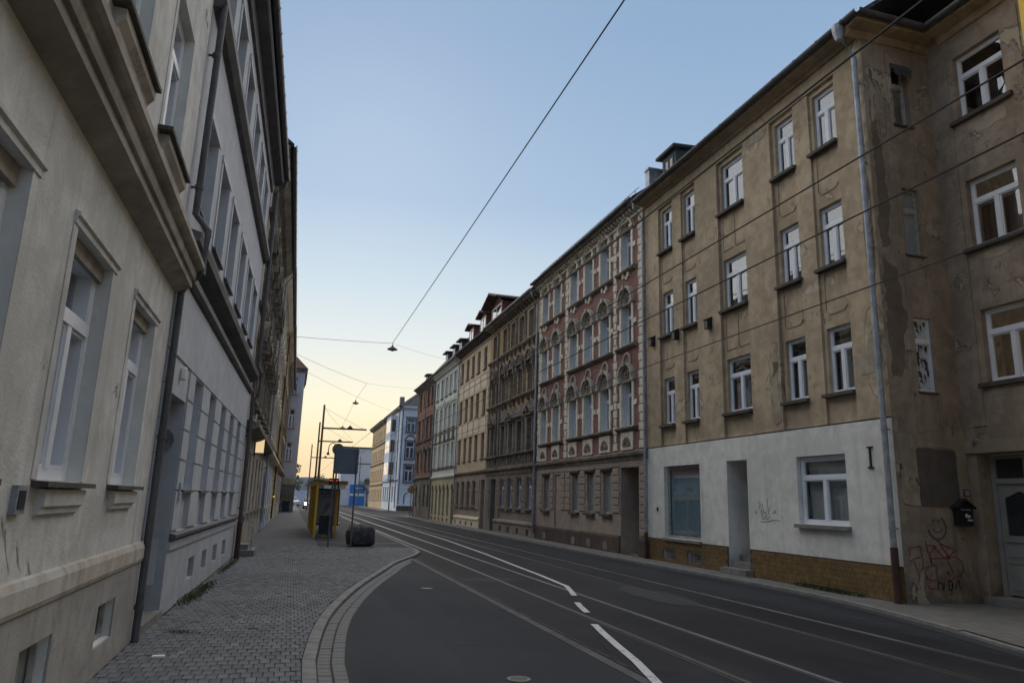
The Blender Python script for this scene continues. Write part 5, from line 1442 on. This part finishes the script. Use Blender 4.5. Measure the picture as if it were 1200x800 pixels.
# --- left pavement: bedding sheet, pavers laid one by one, kerb stones and two rows of gutter stones
wallx = lambda y: -1.58 if y < 9.4 else (-1.58 + .022 * (y - 9.4) if y < 20.9 else -1.32 + .006 * (y - 20.95))
b = MB(); ys = [-8 + k * .5 for k in range(0, 78)]
v = []; f = []
for i, y in enumerate(ys): v += [(wallx(y) - .8 if y < 12 else wallx(y) - .05, y, -.014), (lerp_tab(KL, y), y, -.014)]
f = [(2 * i, 2 * i + 1, 2 * i + 3, 2 * i + 2) for i in range(len(ys) - 1)]
b.add(v, f); pav = struct(b.build('pavement', 'joint', recalc=False))
b = MB(); ys = [25.98 + k * 1.5 for k in range(0, 80)]
v = []
for i, y in enumerate(ys): v += [(-2.0, y, 0.0), (min(1.05, lerp_tab(KL, y)), y, 0.0)]
f = [(2 * i, 2 * i + 1, 2 * i + 3, 2 * i + 2) for i in range(len(ys) - 1)]
b.add(v, f); struct(b.build('far_pavement', 'paver_far', recalc=False))
b = MB(); v = []
for i, y in enumerate(ys[:31]): v += [(1.052, y, .0), (lerp_tab(KL, y), y, .0)]
f = [(2 * i, 2 * i + 1, 2 * i + 3, 2 * i + 2) for i in range(30)]
b.add(v, f); struct(b.build('stop_platform', 'asphalt_stop', recalc=False))
b = MB(); b.box(1.052, 4.0, 28.2, 28.34, -.01, .004); struct(b.build('platform_strip', 'kerb'))

PW, PL = .1, .19
r_ = random.Random(11)
cells = []
j = 0
y = 3.6
while y < 25.98:
    xoff = (j % 2) * PW / 2
    x = -1.75 + xoff
    xl, xr = wallx(y + PL / 2) + .015, lerp_tab(KL, y + PL / 2) - .004
    while x < xr:
        a, c = max(x, xl), min(x + PW, xr)
        if c - a > .03: cells.append((a, c, y, y + PL))
        x += PW
    y += PL; j += 1
def paver_geo(b, a, c, y0, y1, z, tx, ty):
    g = .0035; bv = .006
    x0, x1, q0, q1 = a + g, c - g, y0 + g, y1 - g
    cx, cy = (a + c) / 2, (y0 + y1) / 2
    zz = lambda x_, y_: z + (x_ - cx) * tx + (y_ - cy) * ty
    top = [(x0 + bv, q0 + bv), (x1 - bv, q0 + bv), (x1 - bv, q1 - bv), (x0 + bv, q1 - bv)]
    out_ = [(x0, q0), (x1, q0), (x1, q1), (x0, q1)]
    v = [(x_, y_, zz(x_, y_)) for x_, y_ in top] + [(x_, y_, zz(x_, y_) - .006) for x_, y_ in out_] + [(x_, y_, -.02) for x_, y_ in out_]
    b.add(v, [(0, 1, 2, 3)] + [(k, k + 4, (k + 1) % 4 + 4, (k + 1) % 4) for k in range(4)] + [(k + 4, k + 8, (k + 1) % 4 + 8, (k + 1) % 4 + 4) for k in range(4)])
def seen(c):
    p = Vector(((c[0] + c[1]) / 2, (c[2] + c[3]) / 2, -1.65)); d = p.dot(cf)
    return d > 0 and abs(p.dot(cr) / d) < .71 and abs(p.dot(cu) / d) < .475
vis = sorted([c for c in cells if seen(c)], key=lambda c: (c[0] ** 2 + c[2] ** 2))
near = set(vis[:300])
b = MB()
for c in cells:
    z = r_.gauss(0, .0016) + .0005; tx, ty = r_.gauss(0, .02), r_.gauss(0, .014)
    if r_.random() < .02: z -= .006
    if c in near:
        q = MB(); cx, cy = (c[0] + c[1]) / 2, (c[2] + c[3]) / 2
        paver_geo(q, c[0] - cx, c[1] - cx, c[2] - cy, c[3] - cy, 0, tx, ty)
        q.v = [(a_, b_, max(c_, -.02)) for a_, b_, c_ in q.v]
        o_ = q.build('paver', 'paver', pav, recalc=False, loc=(cx, cy, z))
    else: paver_geo(b, *c, z, tx, ty)
b.build('pavers', 'paver', pav, kind='stuff', recalc=False)
# kerb along the curve
def curve_stones(tab, off0, off1, step, y0, y1, z0, z1, name, mat, parent, gap=.006, jit=.002, limit=300, seed=1):
    pts = [(lerp_tab(tab, y), y) for y in [y0 + .05 * k for k in range(int((y1 - y0) / .05) + 1)]]
    acc = 0; r = random.Random(seed); cur = [0.0]
    for (a, b_) in zip(pts, pts[1:]): cur.append(cur[-1] + math.hypot(b_[0] - a[0], b_[1] - a[1]))
    def at(s):
        for i in range(len(cur) - 1):
            if cur[i + 1] >= s:
                t = (s - cur[i]) / max(1e-9, cur[i + 1] - cur[i])
                p = Vector((pts[i][0] + (pts[i + 1][0] - pts[i][0]) * t, pts[i][1] + (pts[i + 1][1] - pts[i][1]) * t, 0))
                i0, i1 = max(0, i - 4), min(len(pts) - 1, i + 5)
                d = Vector((pts[i1][0] - pts[i0][0], pts[i1][1] - pts[i0][1], 0)).normalized()
                return p, Vector((d.y, -d.x, 0))
        return Vector((*pts[-1], 0)), Vector((1, 0, 0))
    s = 0; k = 0
    while s < cur[-1] - step * .5:
        (p0, n0), (p1, n1) = at(s + gap / 2), at(s + step - gap / 2)
        z = z1 + r.gauss(0, jit)
        q = [p0 + n0 * off0, p0 + n0 * off1, p1 + n1 * off1, p1 + n1 * off0]
        c = sum(q, Vector()) / 4
        bb = MB(); e = .008
        ins = [c + (p - c) * .93 if False else p + (c - p).normalized() * e * 1.4 for p in q]
        v = [(p.x - c.x, p.y - c.y, 0) for p in ins] + [(p.x - c.x, p.y - c.y, -e) for p in q] + [(p.x - c.x, p.y - c.y, z0 - z) for p in q]
        bb.add(v, [(0, 1, 2, 3)] + [(m, m + 4, (m + 1) % 4 + 4, (m + 1) % 4) for m in range(4)] + [(m + 4, m + 8, (m + 1) % 4 + 8, (m + 1) % 4 + 4) for m in range(4)])
        bb.build(name, mat, parent, recalc=True, loc=(c.x, c.y, z))
        s += step; k += 1
kb = MB(); v = []
ysk = [y / 4 for y in range(8, 99)]
for y in ysk: v += [(lerp_tab(KL, y) - .01, y, ROAD + .0015), (lerp_tab(KL, y) + (.45 if y < 20 else .45 - (y - 20) * .08), y, ROAD + .0015)]
kb.add(v, [(2 * i, 2 * i + 1, 2 * i + 3, 2 * i + 2) for i in range(len(ysk) - 1)])
ke = struct(kb.build('kerb_edge', 'joint', recalc=False))
curve_stones(KL, .0, .135, .9, 2.0, 26.0, -.1, .001, 'kerb_stone', 'kerb', ke, jit=.0015)
curve_stones(KL, .15, .285, .17, 3.5, 21.6, -.1, ROAD + .010, 'gutter_stone', 'gutter_stone', ke, seed=2)
curve_stones(KL, .30, .435, .17, 3.5, 20.8, -.1, ROAD + .014, 'gutter_stone', 'gutter_stone', ke, seed=3)
b = MB(); ys = [26 + k for k in range(0, 39)]
for y in ys[:-1]:
    x = lerp_tab(KL, y); x2 = lerp_tab(KL, y + 1)
    b.add([(x, y, .003), (x + .14, y, .003), (x2 + .14, y + .99, .003), (x2, y + .99, .003), (x + .14, y, ROAD - .01), (x2 + .14, y + .99, ROAD - .01)], [(0, 1, 2, 3), (1, 4, 5, 2)])
struct(b.build('platform_kerb', 'concrete', recalc=False))
# --- right pavement
KR = smooth_tab(KR[:7], 5) + KR[7:]
b = MB(); ys = [-8 + k * .5 for k in range(0, 173)]
v = []
for y in ys: v += [(lerp_tab(KR, y) + .12, y, .0), (13.2 if y < 11.9 else 11.45, y, .0)]
b.add(v, [(2 * i, 2 * i + 1, 2 * i + 3, 2 * i + 2) for i in range(len(ys) - 1) if ys[i] < 72])
rp = struct(b.build('right_pavement', 'paver_right', recalc=False))
curve_stones(KR, .0, -.0, .9, -2, -1, 0, 0, 'kerb_stone', 'kerb', rp) if False else None
def kerb_right(y0, y1, step):
    y = y0; i = 0
    while y < y1:
        xa, xb = lerp_tab(KR, y + .004), lerp_tab(KR, y + step - .004)
        cx, cy = (xa + xb) / 2 + .06, y + step / 2
        q = MB(); z = -.001 if int(y / 9) % 3 else -.02
        v = []
        for (x_, y_) in ((xa, y + .004), (xa + .12, y + .004), (xb + .12, y + step - .004), (xb, y + step - .004)):
            v.append((x_ - cx, y_ - cy, z)); 
        v += [(a_, b_, -.14) for a_, b_, _ in v]
        q.add(v, [(0, 1, 2, 3), (0, 4, 5, 1), (1, 5, 6, 2), (2, 6, 7, 3), (3, 7, 4, 0)])
        q.build('kerb_stone', 'kerb', rp, loc=(cx, cy, .004)); y += step
kerb_right(3, 60, 1.0)
ribbon([(lerp_tab(KR, y) - .13, y) for y in [1 + .5 * k for k in range(140)]], .24, ROAD + .004, 'dark_kerb_strip', 'asphalt_stop')  # dark strip that darkens the road edge along the right kerb
b = MB(); b.add([(10.9, 72, .0), (14.5, 72, 0), (14.5, 73, 0), (10.9, 73, 0)], [(0, 1, 2, 3)])
b.add([(11.2, 97, .0), (40, 97, 0), (40, 102, 0), (13.8, 102, 0), (13.8, 146, 0), (11.2, 146, 0)], [(0, 1, 2, 3, 4, 5)])
struct(b.build('far_right_pavement', 'paver_right', recalc=False))
b = MB(); b.add([(-60, 146, -.03), (120, 146, -.03), (120, 400, -.03), (-60, 400, -.03)], [(0, 1, 2, 3)]); struct(b.build('far_square', 'asphalt', recalc=False))

# ================================================================== STREET FURNITURE
# sign seen from behind on two posts
sg = thing('large_sign', 'blue-grey rounded sign panel seen from behind on two thin steel posts before the tram stop', 'sign', (1.72, 25.75, 0))
def rr(x0, x1, z0, z1, r, n=5):
    p = []
    for cx, cz, a in ((x1 - r, z1 - r, 0), (x0 + r, z1 - r, 90), (x0 + r, z0 + r, 180), (x1 - r, z0 + r, 270)):
        p += [(cx + r * math.cos(R(a + 90 * k / n)), cz + r * math.sin(R(a + 90 * k / n))) for k in range(n + 1)]
    return p
b = MB(); b.plate(rr(-.40, .42, 2.41, 3.28, .05), .0, .012); b.box(-.41, .43, -.012, -.001, 2.47, 2.5); b.box(-.41, .43, -.012, -.001, 3.18, 3.21); b.build('sign_panel', 'grey_metal', sg)
for x in (-.38, .36):
    MB().tube([(x, -.04, 0), (x, -.04, 3.24)], .028, 8).build('post', 'post_metal', sg)
# boulder
def rock(name, label, loc, sx, sy, sz, seed):
    r = random.Random(seed)
    bm = bmesh.new(); bmesh.ops.create_icosphere(bm, subdivisions=3, radius=1)
    from mathutils import noise as mn
    for v in bm.verts:
        p = v.co.copy()
        q = Vector([math.copysign(abs(c) ** .5, c) for c in p]); q = p.lerp(q, 1.0)
        q += p * (mn.noise(p * 1.6 + Vector((seed, 0, 0))) * .22 + mn.noise(p * 4.5) * .08 + mn.noise(p * 11) * .022)
        q.z += .08 * math.exp(-((p.x + .0) ** 2) * 8) if p.z > .4 else 0
        v.co = Vector((q.x * sx, q.y * sy, max(q.z, -.9) * sz))
    me = bpy.data.meshes.new(name); bm.to_mesh(me); bm.free(); me.materials.append(M['rock'])
    o = link(name, me, None, loc, R(8)); return tag(o, label, 'boulder')
rock('boulder', 'squat dark grey boulder on the kerb side of the pavement beside the sign post', (2.46, 26.5, .33), .46, .38, .35, 4)
# tram stop shelter
sh = thing('tram_stop_shelter', 'yellow tram stop shelter with advertising panel, seen end on', 'shelter', (1.05, 31.4, 0))
for x, y, hh in ((0, 0, 2.12), (0, 3.2, 2.12), (0, 6.4, 2.12), (0, 9.6, 2.12), (1.2, 9.6, 2.12), (.92, 1.7, 2.1)):
    b = MB(); b.box(x - .05, x + .05, y - .05, y + .05, 0, hh); b.build('post', 'yellow_paint', sh)
b = MB(); b.box(-.08, 1.2, -.2, 9.9, 2.24, 2.28); b.build('roof_sheet', 'olive', sh)
b = MB(); b.box(-.06, 1.1, -.05, .03, 2.121, 2.239); b.box(-.06, .06, .03, 9.7, 2.121, 2.239); b.box(1.1, 1.2, -.05, 9.7, 2.121, 2.239); b.build('roof_beam', 'yellow_paint', sh)
for y in (0, 3.2, 6.4): MB().box(-.006, .006, y + .06, y + 3.14, .35, 2.05).build('glass_panel', 'glass_far', sh)
b = MB(); b.box(.08, 1.04, 1.95, 2.09, .42, 1.98); P = b.build('advert_case', 'black_iron', sh)
b = MB(); b.box(.14, .74, 1.935, 1.949, .5, 1.9); b.build('poster', 'poster', P)
b = MB(); b.box(.75, .98, 1.935, 1.949, .5, 1.9); b.build('poster', 'poster_pink', P)
b = MB()
for st in ([(.22, 1.80), (.30, 1.80), (.22, 1.74), (.30, 1.74)], [(.34, 1.8), (.34, 1.74), (.42, 1.74), (.42, 1.8)], [(.48, 1.80), (.46, 1.74)], [(.52, 1.74), (.52, 1.8), (.6, 1.8), (.6, 1.74)], [(.64, 1.8), (.7, 1.74)], [(.34, 1.66), (.38, 1.58), (.42, 1.66)], [(.46, 1.62), (.66, 1.62)], [(.3, .85), (.36, 1.05), (.5, 1.3), (.66, 1.38), (.6, 1.2), (.46, 1.0), (.34, .88)], [(.38, 1.08), (.56, 1.28)], [(.42, 1.0), (.62, 1.3)]):
    for (x0, z0), (x1, z1) in zip(st, st[1:]):
        dx, dz = x1 - x0, z1 - z0; l = math.hypot(dx, dz); nx, nz = -dz / l * .013, dx / l * .013
        b.add([(x0 + nx, 1.932, z0 + nz), (x0 - nx, 1.932, z0 - nz), (x1 - nx, 1.932, z1 - nz), (x1 + nx, 1.932, z1 + nz)], [(0, 1, 2, 3)])
b.build('poster_print', 'ink', P, recalc=False)
b = MB(); b.box(.42, .82, -.14, -.051, 2.14, 2.38); P = b.build('information_display', 'black_iron', sh)
b = MB()
for k, x in enumerate((.47, .53, .59, .66, .72)): b.box(x, x + (.04 if k % 2 else .02), -.145, -.141, 2.24, 2.31)
b.build('led_text', 'led', P)
for x in (.52, .86): MB().box(x, x + .26, -.07, -.051, 1.95, 2.12).build('route_plate', 'white_plate', sh)
MB().box(.55, 1.2, 3, 5.5, .42, .47).build('bench', 'olive', sh)
# stop mast with round plate and goose-neck lamp
sm = thing('stop_mast', 'slim yellow-brown stop mast with a round plate seen from behind and a goose-neck arm', 'mast', (1.72, 31.0, 0))
MB().tube([(0, 0, 0), (0, 0, 3.5)], .035, 8).build('pole', 'pole_brown', sm)
b = MB()
b.plate([(.24 * math.cos(R(15 * k)), 3.55 + .24 * math.sin(R(15 * k))) for k in range(24)], -.02, .0); b.build('round_plate', 'olive', sm)
b = MB(); b.tube([(-.05, 0, 3.2)] + [(-.22 + .16 * math.cos(R(a)), 0, 3.6 + .2 * math.sin(R(a))) for a in range(0, 181, 20)] + [(-.39, 0, 3.4)], .018, 6); b.lathe([(.02, .08), (.06, .0), (.05, -.05)], -.39, 0, 3.36, 8); b.build('lamp_arm', 'black_iron', sm)
# litter bin
lb = thing('litter_bin', 'dark navy litter bin in front of the advertising panel', 'litter bin', (1.5, 32.2, 0))
b = MB(); b.plate(rr(-.25, .25, .12, .86, .04), -.16, .16); b.build('bin_body', 'bin', lb)
b = MB(); b.box(-.2, .2, -.175, -.161, .66, .74); b.build('slot', 'black_iron', lb)
b = MB(); b.box(-.03, .03, .16, .2, 0, .9); b.box(-.12, .12, .08, .26, 0, .02); b.build('stand', 'yellow_paint', lb)
# wheelie bin at the far left
wb = thing('wheelie_bin', 'dark wheelie bin standing at the foot of the lilac-grey house', 'bin', (-.35, 74.5, 0))
b = MB(); b.prism([(-.36, .1), (.36, .1), (.42, 1.05), (-.42, 1.05)], -.32, .32); b.build('body', 'bin', wb)
b = MB(); b.prism([(-.45, 1.05), (.45, 1.05), (.4, 1.13), (-.4, 1.15)], -.34, .34); b.build('lid', 'black_iron', wb)
for x in (-.3, .3): MB().tube([(x - .03, .34, .1), (x + .03, .34, .1)], .1, 10).build('wheel', 'rubber', wb)
# priority-road sign
ds = thing('diamond_sign', 'yellow diamond priority sign seen from behind on a grey post at the side street', 'sign', (10.55, 67.5, 0))
MB().tube([(0, 0, 0), (0, 0, 2.9)], .035, 8).build('post', 'post_metal', ds)
b = MB(); b.plate([(0, 2.05), (.42, 2.47), (0, 2.89), (-.42, 2.47)], -.05, -.038); b.build('sign_plate', 'olive', ds)
b = MB(); b.plate([(0, 2.13), (.34, 2.47), (0, 2.81), (-.34, 2.47)], -.054, -.051); b.build('sign_face', 'diamond_yellow', ds)
# catenary masts with bracket arms on the left
for i, (x, y, tz, zx, adj) in enumerate(((1.62, 49.0, 7.5, 4.45, 'nearest and tallest-looking'), (1.78, 61.0, 7.5, 4.5, 'middle'), (1.9, 88.0, 7.5, 4.5, 'farthest'))):
    mt = thing('tram_wire_mast', adj + ' of the three slim brown tram wire masts with a bracket arm', 'mast', (x, y, 0), 0, 'tram wire masts')
    MB().tube([(0, 0, 0), (0, 0, 2.2), (0, 0, tz)], .095, 10, .06).build('pole', 'pole_brown', mt)
    b = MB(); b.tube([(.0, 0, 5.98), (zx - x, 0, 6.02)], .055, 8)
    b.build('bracket_arm', 'pole_brown', mt)
    b = MB(); b.lathe([(.0, .22), (.05, .16), (.16, .05), (.17, 0)], (zx - x) * .62, 0, 6.05, 10); b.build('insulator', 'insulator', mt)
    b = MB(); b.tube([(0, 0, 7.3), (zx - x - .2, 0, 6.05)], .008, 5); b.build('stay_wire', 'insulator', mt)
    b = MB(); b.lathe([(.16, 0), (.16, .5), (.11, .55)], 0, 0, 0, 10); b.build('foot', 'concrete', mt)
def far_mast(x, y, z, lab):
    o = MB().tube([(x, y, 0), (x, y, z)], .08, 8, .05).build('street_mast', 'pole_brown'); return tag(o, lab, 'mast')
far_mast(11.2, 88, 8.5, 'ochre-brown mast before the white corner house')
far_mast(11.0, 128, 8.5, 'grey-brown mast before the far ochre house')
# overhead wires
def sag(p, q, s, n=16):
    P, Q = Vector(p), Vector(q)
    return [tuple(P.lerp(Q, k / n) - Vector((0, 0, s * 4 * (k / n) * (1 - k / n)))) for k in range(n + 1)]
def wire(pts, r, label, group='overhead tram wires'):
    o = MB().tube(pts, r, 5).build('overhead_wire', 'insulator'); tag(o, label, 'wire', group); return o
wire(sag((4.85, -15, 5.98), (4.85, 140, 5.98), 0, 2), .013, 'highest-looking of the four thin wires crossing the tan facade, above the near track')
wire(sag((7.0, -15, 6.36), (7.0, 140, 6.36), 0, 2), .013, 'second of the four wires crossing the tan facade')
wire(sag((7.45, -15, 5.82), (7.45, 140, 5.82), 0, 2), .013, 'third wire from the top crossing the tan facade, above the far track')
wire(sag((9.6, -15, 5.6), (9.6, 60, 5.6), 0, 2), .013, 'lowest of the four wires crossing the tan facade')
def hang_lamp(x, y, z, adj):
    t = thing('hanging_street_lamp', adj, 'street lamp', (x, y, z), 0, 'street lamps hung on wires')
    MB().lathe([(.03, .30), (.06, .26), (.08, .2), (.30, .06), (.33, .0), (.30, -.01)], 0, 0, 0, 16).build('shade', 'black_iron', t)
    MB().lathe([(.13, -.0), (.12, -.06), (.05, -.1)], 0, 0, 0, 12).build('bulb', 'glass_milky', t)
    MB().tube([(0, 0, .28), (0, 0, .42)], .015, 6).build('hook', 'black_iron', t)
hang_lamp(5.32, 45, 10.75, 'nearest dark saucer lamp hanging high over the middle of the street')
hang_lamp(5.3, 72, 10.55, 'second dark saucer lamp hanging farther down the street')
hang_lamp(5.3, 90, 9.7, 'third and smallest saucer lamp near the bracket arms')
wire(sag((5.3, 45, 11.16), (4.92, 10.4, 10.45), .02) + [(4.7, -8, 10.0)], .016, 'long single wire rising from the nearest lamp to the top of the picture', None)
wire(sag((-.85, 45, 11.05), (5.32, 45, 11.16), .04), .012, 'span wire from the left houses to the nearest lamp', None)
wire(sag((5.32, 45, 11.16), (11.2, 47, 10.6), .15), .006, 'span wire from the nearest lamp to the right houses', None)
J = (5.29, 61, 10.95)
wire(sag((-.6, 54, 11.7), J, .1), .012, 'span wire slanting from the left houses to the wire junction', None)
wire(sag(J, (11.2, 66, 11.6), .1), .006, 'span wire from the wire junction to the right houses', None)
wire(sag(J, (5.3, 72, 11.0), .02), .012, 'short wire from the junction down to the second lamp', None)
wire(sag((5.3, 72, 11.0), (5.3, 90, 10.1), .05), .012, 'wire between the second and the third lamp', None)
wire(sag((-.7, 48, 9.9), (11.2, 72, 9.4), .3), .008, 'thin crossing wire below the junction', None)
wire(sag((1.62, 49, 7.3), (5.3, 72, 7.0), .1), .008, 'stay wire running from the nearest mast over the track', None)

# ================================================================== VEHICLES
def car(name, label, loc, rz, paint, lights, L=4.2, Wd=1.75):
    c = thing(name, label, 'car', loc, rz)
    hw = Wd / 2
    body = [(-L / 2, .3), (-L / 2 + .05, .62), (-L / 2 + .35, .82), (-.95, .92), (L / 2 - .25, .95), (L / 2 - .02, .7), (L / 2, .32)]
    b = MB()
    secs = [(-hw, .94), (-hw + .08, 1.0), (hw - .08, 1.0), (hw, .94)]
    n_ = len(body)
    v = [(x, y * (1 if abs(x) < hw - .01 else .985), .25 + (z - .25) * s_) for x, s_ in secs for y, z in body]
    f = [(i * n_ + k, i * n_ + (k + 1) % n_, (i + 1) * n_ + (k + 1) % n_, (i + 1) * n_ + k) for i in range(3) for k in range(n_)]
    f += [tuple(range(n_)), tuple(range(3 * n_, 4 * n_))]
    b.add(v, f); b.build('body', paint, c)
    cab = [(-.95, .9), (-.35, 1.42), (1.0, 1.45), (1.75, .93)]
    b = MB(); v = [(x * (1 if z < 1 else .84), y, z) for x in (-hw + .06, hw - .06) for y, z in cab]
    b.add(v, [(0, 1, 5, 4), (1, 2, 6, 5), (2, 3, 7, 6), (3, 2, 1, 0), (4, 5, 6, 7)]); b.build('roof', paint, c)
    b = MB(); b.add([(-hw + .14, -.93, .96), (hw - .14, -.93, .96), (hw - .26, -.42, 1.38), (-hw + .26, -.42, 1.38)], [(0, 1, 2, 3)]); b.v = [(x, y - .035, z + .02) for x, y, z in b.v]
    b.build('windscreen', 'glass_far', c, recalc=False)
    for s_ in (-1, 1):
        b = MB(); x = s_ * (hw - .035)
        b.add([(x, -.7, .98), (x * .985, 1.4, .98), (x * .87, .95, 1.38), (x * .87, -.3, 1.36)], [(0, 1, 2, 3)]); b.build('side_window', 'glass_far', c, recalc=False)
    for x in (-hw + .1, hw - .1):
        for y in (-1.3, 1.3):
            w_ = MB().tube([(x - .1, y, .31), (x + .1, y, .31)], .31, 16).build('wheel', 'rubber', c)
            MB().tube([(x - .108, y, .31), (x + .108, y, .31)], .18, 12).build('rim', 'zinc', w_)
    for s_ in (-1, 1):
        b = MB(); b.tube([(s_ * (hw - .28), -L / 2 + .12, .64), (s_ * (hw - .28), -L / 2 - .0, .64)], .15, 12); b.build('headlight', 'headlight' if lights else 'glass_milky', c)
    MB().box(-.26, .26, -L / 2 - .02, -L / 2 + .04, .36, .47).build('number_plate', 'white_plate', c)
    MB().box(-.5, .5, -L / 2 - .005, -L / 2 + .05, .5, .6).build('grille', 'black_iron', c)
    return c
car('oncoming_car', 'dark oncoming car with both headlights lit beyond the tram stop', (2.62, 104, ROAD), 0, 'car_dark', True)
car('parked_car', 'white car parked at the end of the left pavement', (.2, 128, -.03), R(20), 'car_white', False)
car('parked_car', 'second pale car half hidden behind the first at the far left', (-.9, 136, -.03), R(-30), 'car_white', False)
wv = thing('white_container', 'low white container building below the wooded hill', 'container', (2.9, 205, -.03))
b = MB(); b.box(-1.8, 1.2, 0, 6, 0, 2.9); b.build('box', 'white_wall', wv)
b = MB()
for k in range(10): b.box(-1.7 + k * .3, -1.66 + k * .3, -.03, -.001, .1, 2.8)
b.box(-1.85, 1.25, -.05, 6.05, 2.9, 3.05); b.build('rib', 'frame_white', wv)

# ================================================================== VEGETATION AND HILLS
def leaf_tree(name, label, loc, hh, rad, n, seed, trunk=.15):
    r = random.Random(seed)
    t = thing(name, label, 'tree', loc)
    b = MB(); b.tube([(0, 0, 0), (.05, .02, hh * .35), (0, 0, hh * .75)], trunk, 7, trunk * .3)
    for k in range(6):
        a = r.uniform(0, 6.28); z = hh * r.uniform(.3, .6)
        b.tube([(0, 0, z), (math.cos(a) * rad * .6, math.sin(a) * rad * .6, z + hh * .25)], trunk * .35, 5, trunk * .1)
    b.build('trunk', 'bark', t)
    b = MB(); cl = [(r.gauss(0, rad * .45), r.gauss(0, rad * .45), hh * r.uniform(.4, .95), rad * r.uniform(.25, .5)) for _ in range(16)]
    for _ in range(n):
        cx, cy, cz, cr_ = r.choice(cl)
        p = Vector((r.gauss(0, 1), r.gauss(0, 1), r.gauss(0, 1))).normalized() * cr_ * r.uniform(.5, 1.05) + Vector((cx, cy, cz))
        s = r.uniform(.1, .24) * rad / 2.2; u = Vector((r.gauss(0, 1), r.gauss(0, 1), r.gauss(0, 1))).normalized(); w_ = u.orthogonal().normalized()
        b.add([tuple(p - u * s), tuple(p + w_ * s * .6), tuple(p + u * s), tuple(p - w_ * s * .6)], [(0, 1, 2, 3)])
    b.build('crown', 'tree_leaf', t, recalc=False)
leaf_tree('far_tree', 'dark round tree left of the white container at the street end', (-1.6, 170, 0), 8, 3.2, 1500, 1)
leaf_tree('far_tree', 'small dark tree right of the white container', (6.0, 190, 0), 6.5, 2.4, 1200, 2)
leaf_tree('far_tree', 'leafy tree beside the blue hoarding', (14.2, 146, 0), 5.5, 1.5, 1000, 3)
leaf_tree('far_tree', 'spreading dark tree behind the parked white cars', (-5, 185, 0), 9, 3.5, 1500, 4)
b = MB(); from mathutils import noise as mn
nx_, ny_ = 140, 26
v = []
for j in range(ny_):
    for i in range(nx_):
        x = -1400 + 2800 * i / (nx_ - 1); y = 650 + 1100 * j / (ny_ - 1); f_ = j / (ny_ - 1)
        hgt = math.sin(min(1, f_ * 1.5) * math.pi / 2) * (30 + 16 * mn.noise(Vector((x * .0022, y * .002, 3))) + 5 * mn.noise(Vector((x * .012, y * .01, 1))) + 2.2 * mn.noise(Vector((x * .06, y * .05, 5))) + max(-12, min(26, (x - 60) * .02)))
        v.append((x, y, hgt - .5 if j else -1))
b.add(v, [(j * nx_ + i, j * nx_ + i + 1, (j + 1) * nx_ + i + 1, (j + 1) * nx_ + i) for j in range(ny_ - 1) for i in range(nx_ - 1)])
struct(b.build('wooded_hills', 'hill', recalc=False))
def weeds(name, label, pts, n, seed, hmax=.12, spread=.1):
    r = random.Random(seed); b = MB()
    for _ in range(n):
        (x0, y0), (x1, y1) = pts; t = r.random(); t = .5 + (t - .5) * (.4 + .6 * r.random())
        cx, cy = x0 + (x1 - x0) * t + r.gauss(0, spread * .4), y0 + (y1 - y0) * t + r.gauss(0, .05)
        a = r.uniform(0, 6.28); l = hmax * r.uniform(.3, 1); w_ = r.uniform(.006, .016) * hmax / .12; tl = r.uniform(.2, 1.0) * l
        dx, dy = math.cos(a), math.sin(a)
        b.add([(cx - dy * w_ * .5, cy + dx * w_ * .5, 0), (cx + dy * w_ * .5, cy - dx * w_ * .5, 0), (cx + dx * tl * .6 + dy * w_, cy + dy * tl * .6 - dx * w_, l * .7), (cx + dx * tl, cy + dy * tl, l * .85), (cx + dx * tl * .6 - dy * w_, cy + dy * tl * .6 + dx * w_, l * .75)], [(0, 1, 2, 3, 4)])
    o = b.build(name, 'leaf', recalc=False); tag(o, label, 'weeds', kind=None); o['kind'] = 'stuff'; return o
weeds('weeds', 'green weeds growing along the foot of the blue-grey house', ((-1.42, 11.9), (-1.25, 15.6)), 700, 1, .07, .16)
weeds('weeds', 'low green weeds along the ochre tiled plinth', ((11.1, 12.4), (11.14, 14.8)), 900, 2, .12, .1)
weeds('weeds', 'dry tuft beside the drainpipe in the pavement', ((-1.35, 10.1), (-.9, 9.9)), 160, 3, .04, .08)
weeds('weeds', 'sparse moss and weeds farther along the left wall', ((-1.3, 16.5), (-1.15, 21.0)), 500, 4, .06, .1)
MB().box(-1.2, -1.08, 8.55, 8.62, .002, .02).build('litter', 'white_plate')
o_ = bpy.data.objects['litter']; tag(o_, 'small pale scrap of litter on the pavers below the drainpipe', 'litter')

# ================================================================== EVENING HAZE
b = MB(); b.box(-1500, 1500, -60, 1900, -1.2, 90)
hz = b.mesh('haze', None); o_ = link('haze', hz); o_['kind'] = 'stuff'; o_['label'] = 'thin evening haze'
hm = bpy.data.materials.new('evening_haze'); hm.use_nodes = True; hm.node_tree.nodes.clear()
ho = hm.node_tree.nodes.new('ShaderNodeOutputMaterial'); hv = hm.node_tree.nodes.new('ShaderNodeVolumePrincipled')
hv.inputs['Color'].default_value = (.75, .82, .92, 1); hv.inputs['Density'].default_value = .00012
hm.node_tree.links.new(hv.outputs[0], ho.inputs['Volume']); hz.materials.append(hm)
